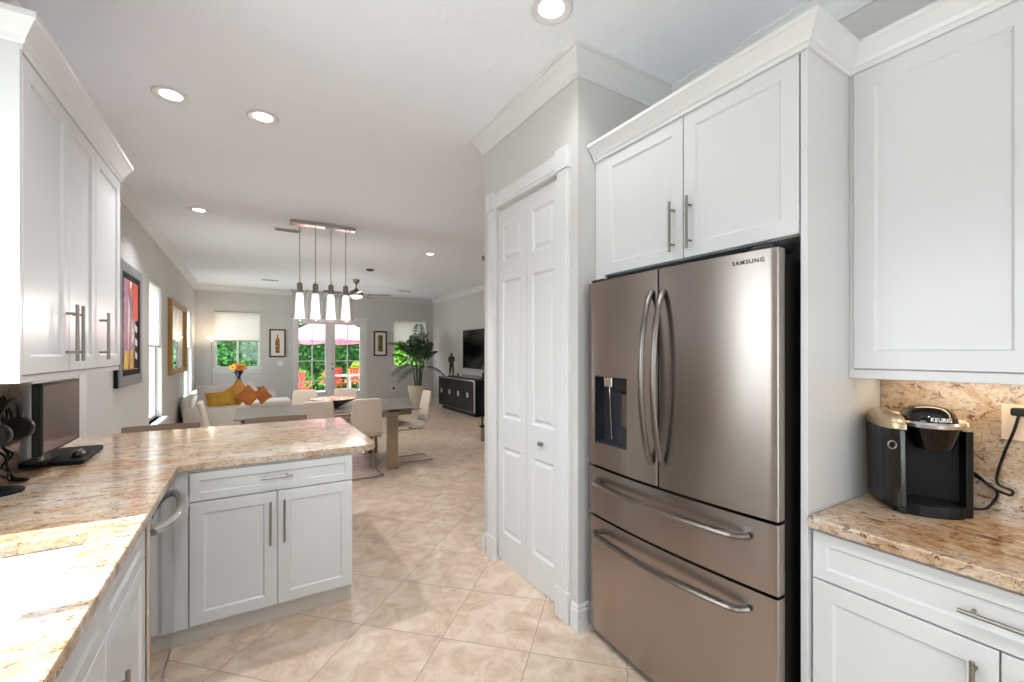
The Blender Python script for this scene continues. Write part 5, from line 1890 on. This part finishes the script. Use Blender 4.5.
# ------------------------------------------------------------------ outside
struct('patio', MB().box(-12, 16, YF + 0.17, 30, -0.20, -0.04), M['patio'])
struct('garden_ground', MB().box(-12, XL - 0.25, -8, YF + 0.169, -0.25, -0.08), M['patio'])
def hedge(name, label, x0, x1, y0, y1, z1, n, leafm, seed, size=0.10):
    random.seed(seed)
    t = thing(name, label, 'hedge', ((x0 + x1) / 2, (y0 + y1) / 2, -0.04))
    m = MB()
    m.box(x0 + 0.15, x1 - 0.15, y0 + 0.15, y1 - 0.15, -0.04, z1 - 0.2)
    m.build('branches', M['hedge_in'], t)
    m = MB()
    for k in range(n):
        u = random.random()
        if u < 0.85:
            p = Vector((random.uniform(x0, x1), y0 + random.uniform(-0.12, 0.22), random.uniform(0, z1)))
        else:
            p = Vector((random.uniform(x0, x1), random.uniform(y0, y1), z1 + random.uniform(-0.15, 0.1)))
        p.y -= 0.22 * noise.noise(p * 1.3)
        d = Vector((random.uniform(-1, 1), random.uniform(-1, 0.2), random.uniform(-0.6, 1))).normalized()
        s_ = d.cross(Vector((random.uniform(-1, 1), random.uniform(-1, 1), random.uniform(-1, 1)))).normalized() * size * random.uniform(0.3, 0.5)
        ln = size * random.uniform(0.8, 1.5)
        m.face([p, p + d * ln * 0.5 + s_, p + d * ln, p + d * ln * 0.5 - s_])
    m.build('foliage', leafm, t)['kind'] = 'stuff'
hedge('garden_hedge', 'tall green hedge across the garden seen through the french doors', 0.6, 6.2, 18.5, 19.7, 3.6, 15000, M['leaf'], 5, 0.15)
hedge('garden_hedge', 'green hedge seen through the window left of the french doors', -1.3, 0.5, 15.5, 16.8, 3.4, 7000, M['leaf'], 6, 0.12)
hedge('garden_shrub', 'bright yellow-green shrub outside the window behind the palm', 3.9, 8.0, 14.2, 15.2, 2.9, 7000, M['leaf2'], 8, 0.12)
random.seed(7)

def patio_umbrella():
    c = (2.35, 15.2)
    t = thing('patio_umbrella', 'pink patio umbrella seen through the french doors', 'umbrella', (*c, -0.04))
    MB().tube([(*c, -0.04), (*c, 2.55)], 0.025, 10).build('pole', M['trim'], t)
    MB().lathe([(0.28, -0.04), (0.28, 0.03), (0.05, 0.06)], (*c, 0), 24).build('base', M['rail'], t)
    m = MB()
    n = 8
    top = 2.60
    rows = []
    for f in (0.03, 0.25, 0.5, 0.75, 1.0):
        row = []
        for k in range(n * 4 + 1):
            a = 2 * PI * k / (n * 4)
            sag = 0.05 * f * (1 - abs((k % 4) - 2) / 2) if False else 0.06 * f * math.sin(PI * (k % 4) / 4)
            r = 1.55 * f * (1 - 0.05 * math.sin(PI * (k % 4) / 4))
            row.append((c[0] + r * math.cos(a), c[1] + r * math.sin(a), top - 0.72 * f ** 1.35 - sag))
        rows.append(row)
    rows.append([(x, y, z - 0.10) for x, y, z in rows[-1]])
    m.sheet(rows)
    m.build('canopy', M['umbrella'], t, smooth=True)
patio_umbrella()

def patio_chair(x, y, a, label):
    t = thing('patio_chair', label, 'chair', (0, 0, 0), 'red patio chairs')
    m = MB()
    m.box(-0.24, 0.24, -0.22, 0.22, 0.40, 0.43, bev=0.01)
    m.build('seat', M['red'], t)
    m = MB()
    for k in range(5):
        xx = -0.20 + 0.10 * k
        m.box(xx - 0.035, xx + 0.035, 0.22, 0.24, 0.45, 0.88, bev=0.005)
    m.box(-0.25, 0.25, 0.215, 0.245, 0.86, 0.93, bev=0.01)
    m.build('backrest', M['red'], t)
    for sx in (-0.21, 0.21):
        for sy in (-0.19, 0.20):
            MB().tube([(sx, sy, 0.0), (sx, sy, 0.40)], 0.018, 8).build('leg', M['red'], t)
    for sx in (-0.27, 0.27):
        mm = MB()
        mm.box(sx - 0.03, sx + 0.03, -0.20, 0.24, 0.62, 0.645, bev=0.005)
        mm.box(sx - 0.015, sx + 0.015, -0.19, -0.15, 0.40, 0.62)
        mm.build('armrest', M['red'], t)
    t.location = (x, y, -0.04)
    t.rotation_euler = (0, 0, a)
    return t
patio_chair(1.27, 14.3, R(160), 'red patio chair outside the left pane of the french doors')
patio_chair(2.72, 16.2, R(20), 'red patio chair outside the right pane of the french doors, left one')
patio_chair(3.35, 16.5, R(-20), 'red patio chair outside the right pane of the french doors, right one')

t = thing('patio_table', 'pale patio table among the red chairs outside', 'table', (2.95, 15.5, -0.04))
MB().lathe([(0.52, 0.70), (0.54, 0.71), (0.54, 0.73), (0.52, 0.735)], (2.95, 15.5, -0.04), 32).build('tabletop', M['trim'], t)
MB().lathe([(0.25, 0.0), (0.25, 0.02), (0.04, 0.06), (0.035, 0.70)], (2.95, 15.5, -0.04), 20).build('pedestal', M['trim'], t, smooth=True)
def flower_bush(x, y, r, h, fm, label):
    t = thing('flowering_shrub', label, 'flowering shrub', (x, y, -0.04))
    random.seed(int(x * 100))
    a, b = MB(), MB()
    for k in range(900):
        th, ph = random.uniform(0, 2 * PI), random.uniform(0, 1)
        rr = r * (0.5 + 0.5 * random.random())
        p = Vector((x + rr * math.cos(th) * math.sin(ph * 1.6), y + rr * math.sin(th) * math.sin(ph * 1.6), -0.04 + h * (0.15 + 0.85 * math.cos(ph * 1.4) * random.uniform(0.7, 1))))
        d = Vector((random.uniform(-1, 1), random.uniform(-1, 1), random.uniform(-0.4, 1))).normalized()
        s_ = d.cross(Vector((0.3, 0.5, 0.8))).normalized() * 0.03
        (b if k % 3 == 0 else a).face([p, p + d * 0.04 + s_, p + d * 0.09, p + d * 0.04 - s_])
    MB().tube([(x, y, -0.04), (x + 0.02, y, h * 0.4), (x, y + 0.02, h * 0.75)], [0.03, 0.02, 0.01], 7).build('stem', M['palm_stem'], t)
    a.build('leaves', M['leaf2'], t)['kind'] = 'stuff'
    b.build('blossoms', fm, t)['kind'] = 'stuff'
flower_bush(3.60, 17.45, 0.45, 1.15, M['flower_yel'], 'yellow flowering shrub at the right of the french door view')
flower_bush(2.62, 17.45, 0.42, 0.95, M['flower_red'], 'red flowering shrub behind the patio chairs')
flower_bush(1.60, 17.3, 0.5, 0.85, M['leaf'], 'low green shrub in front of the hedge in the left door pane')
random.seed(7)
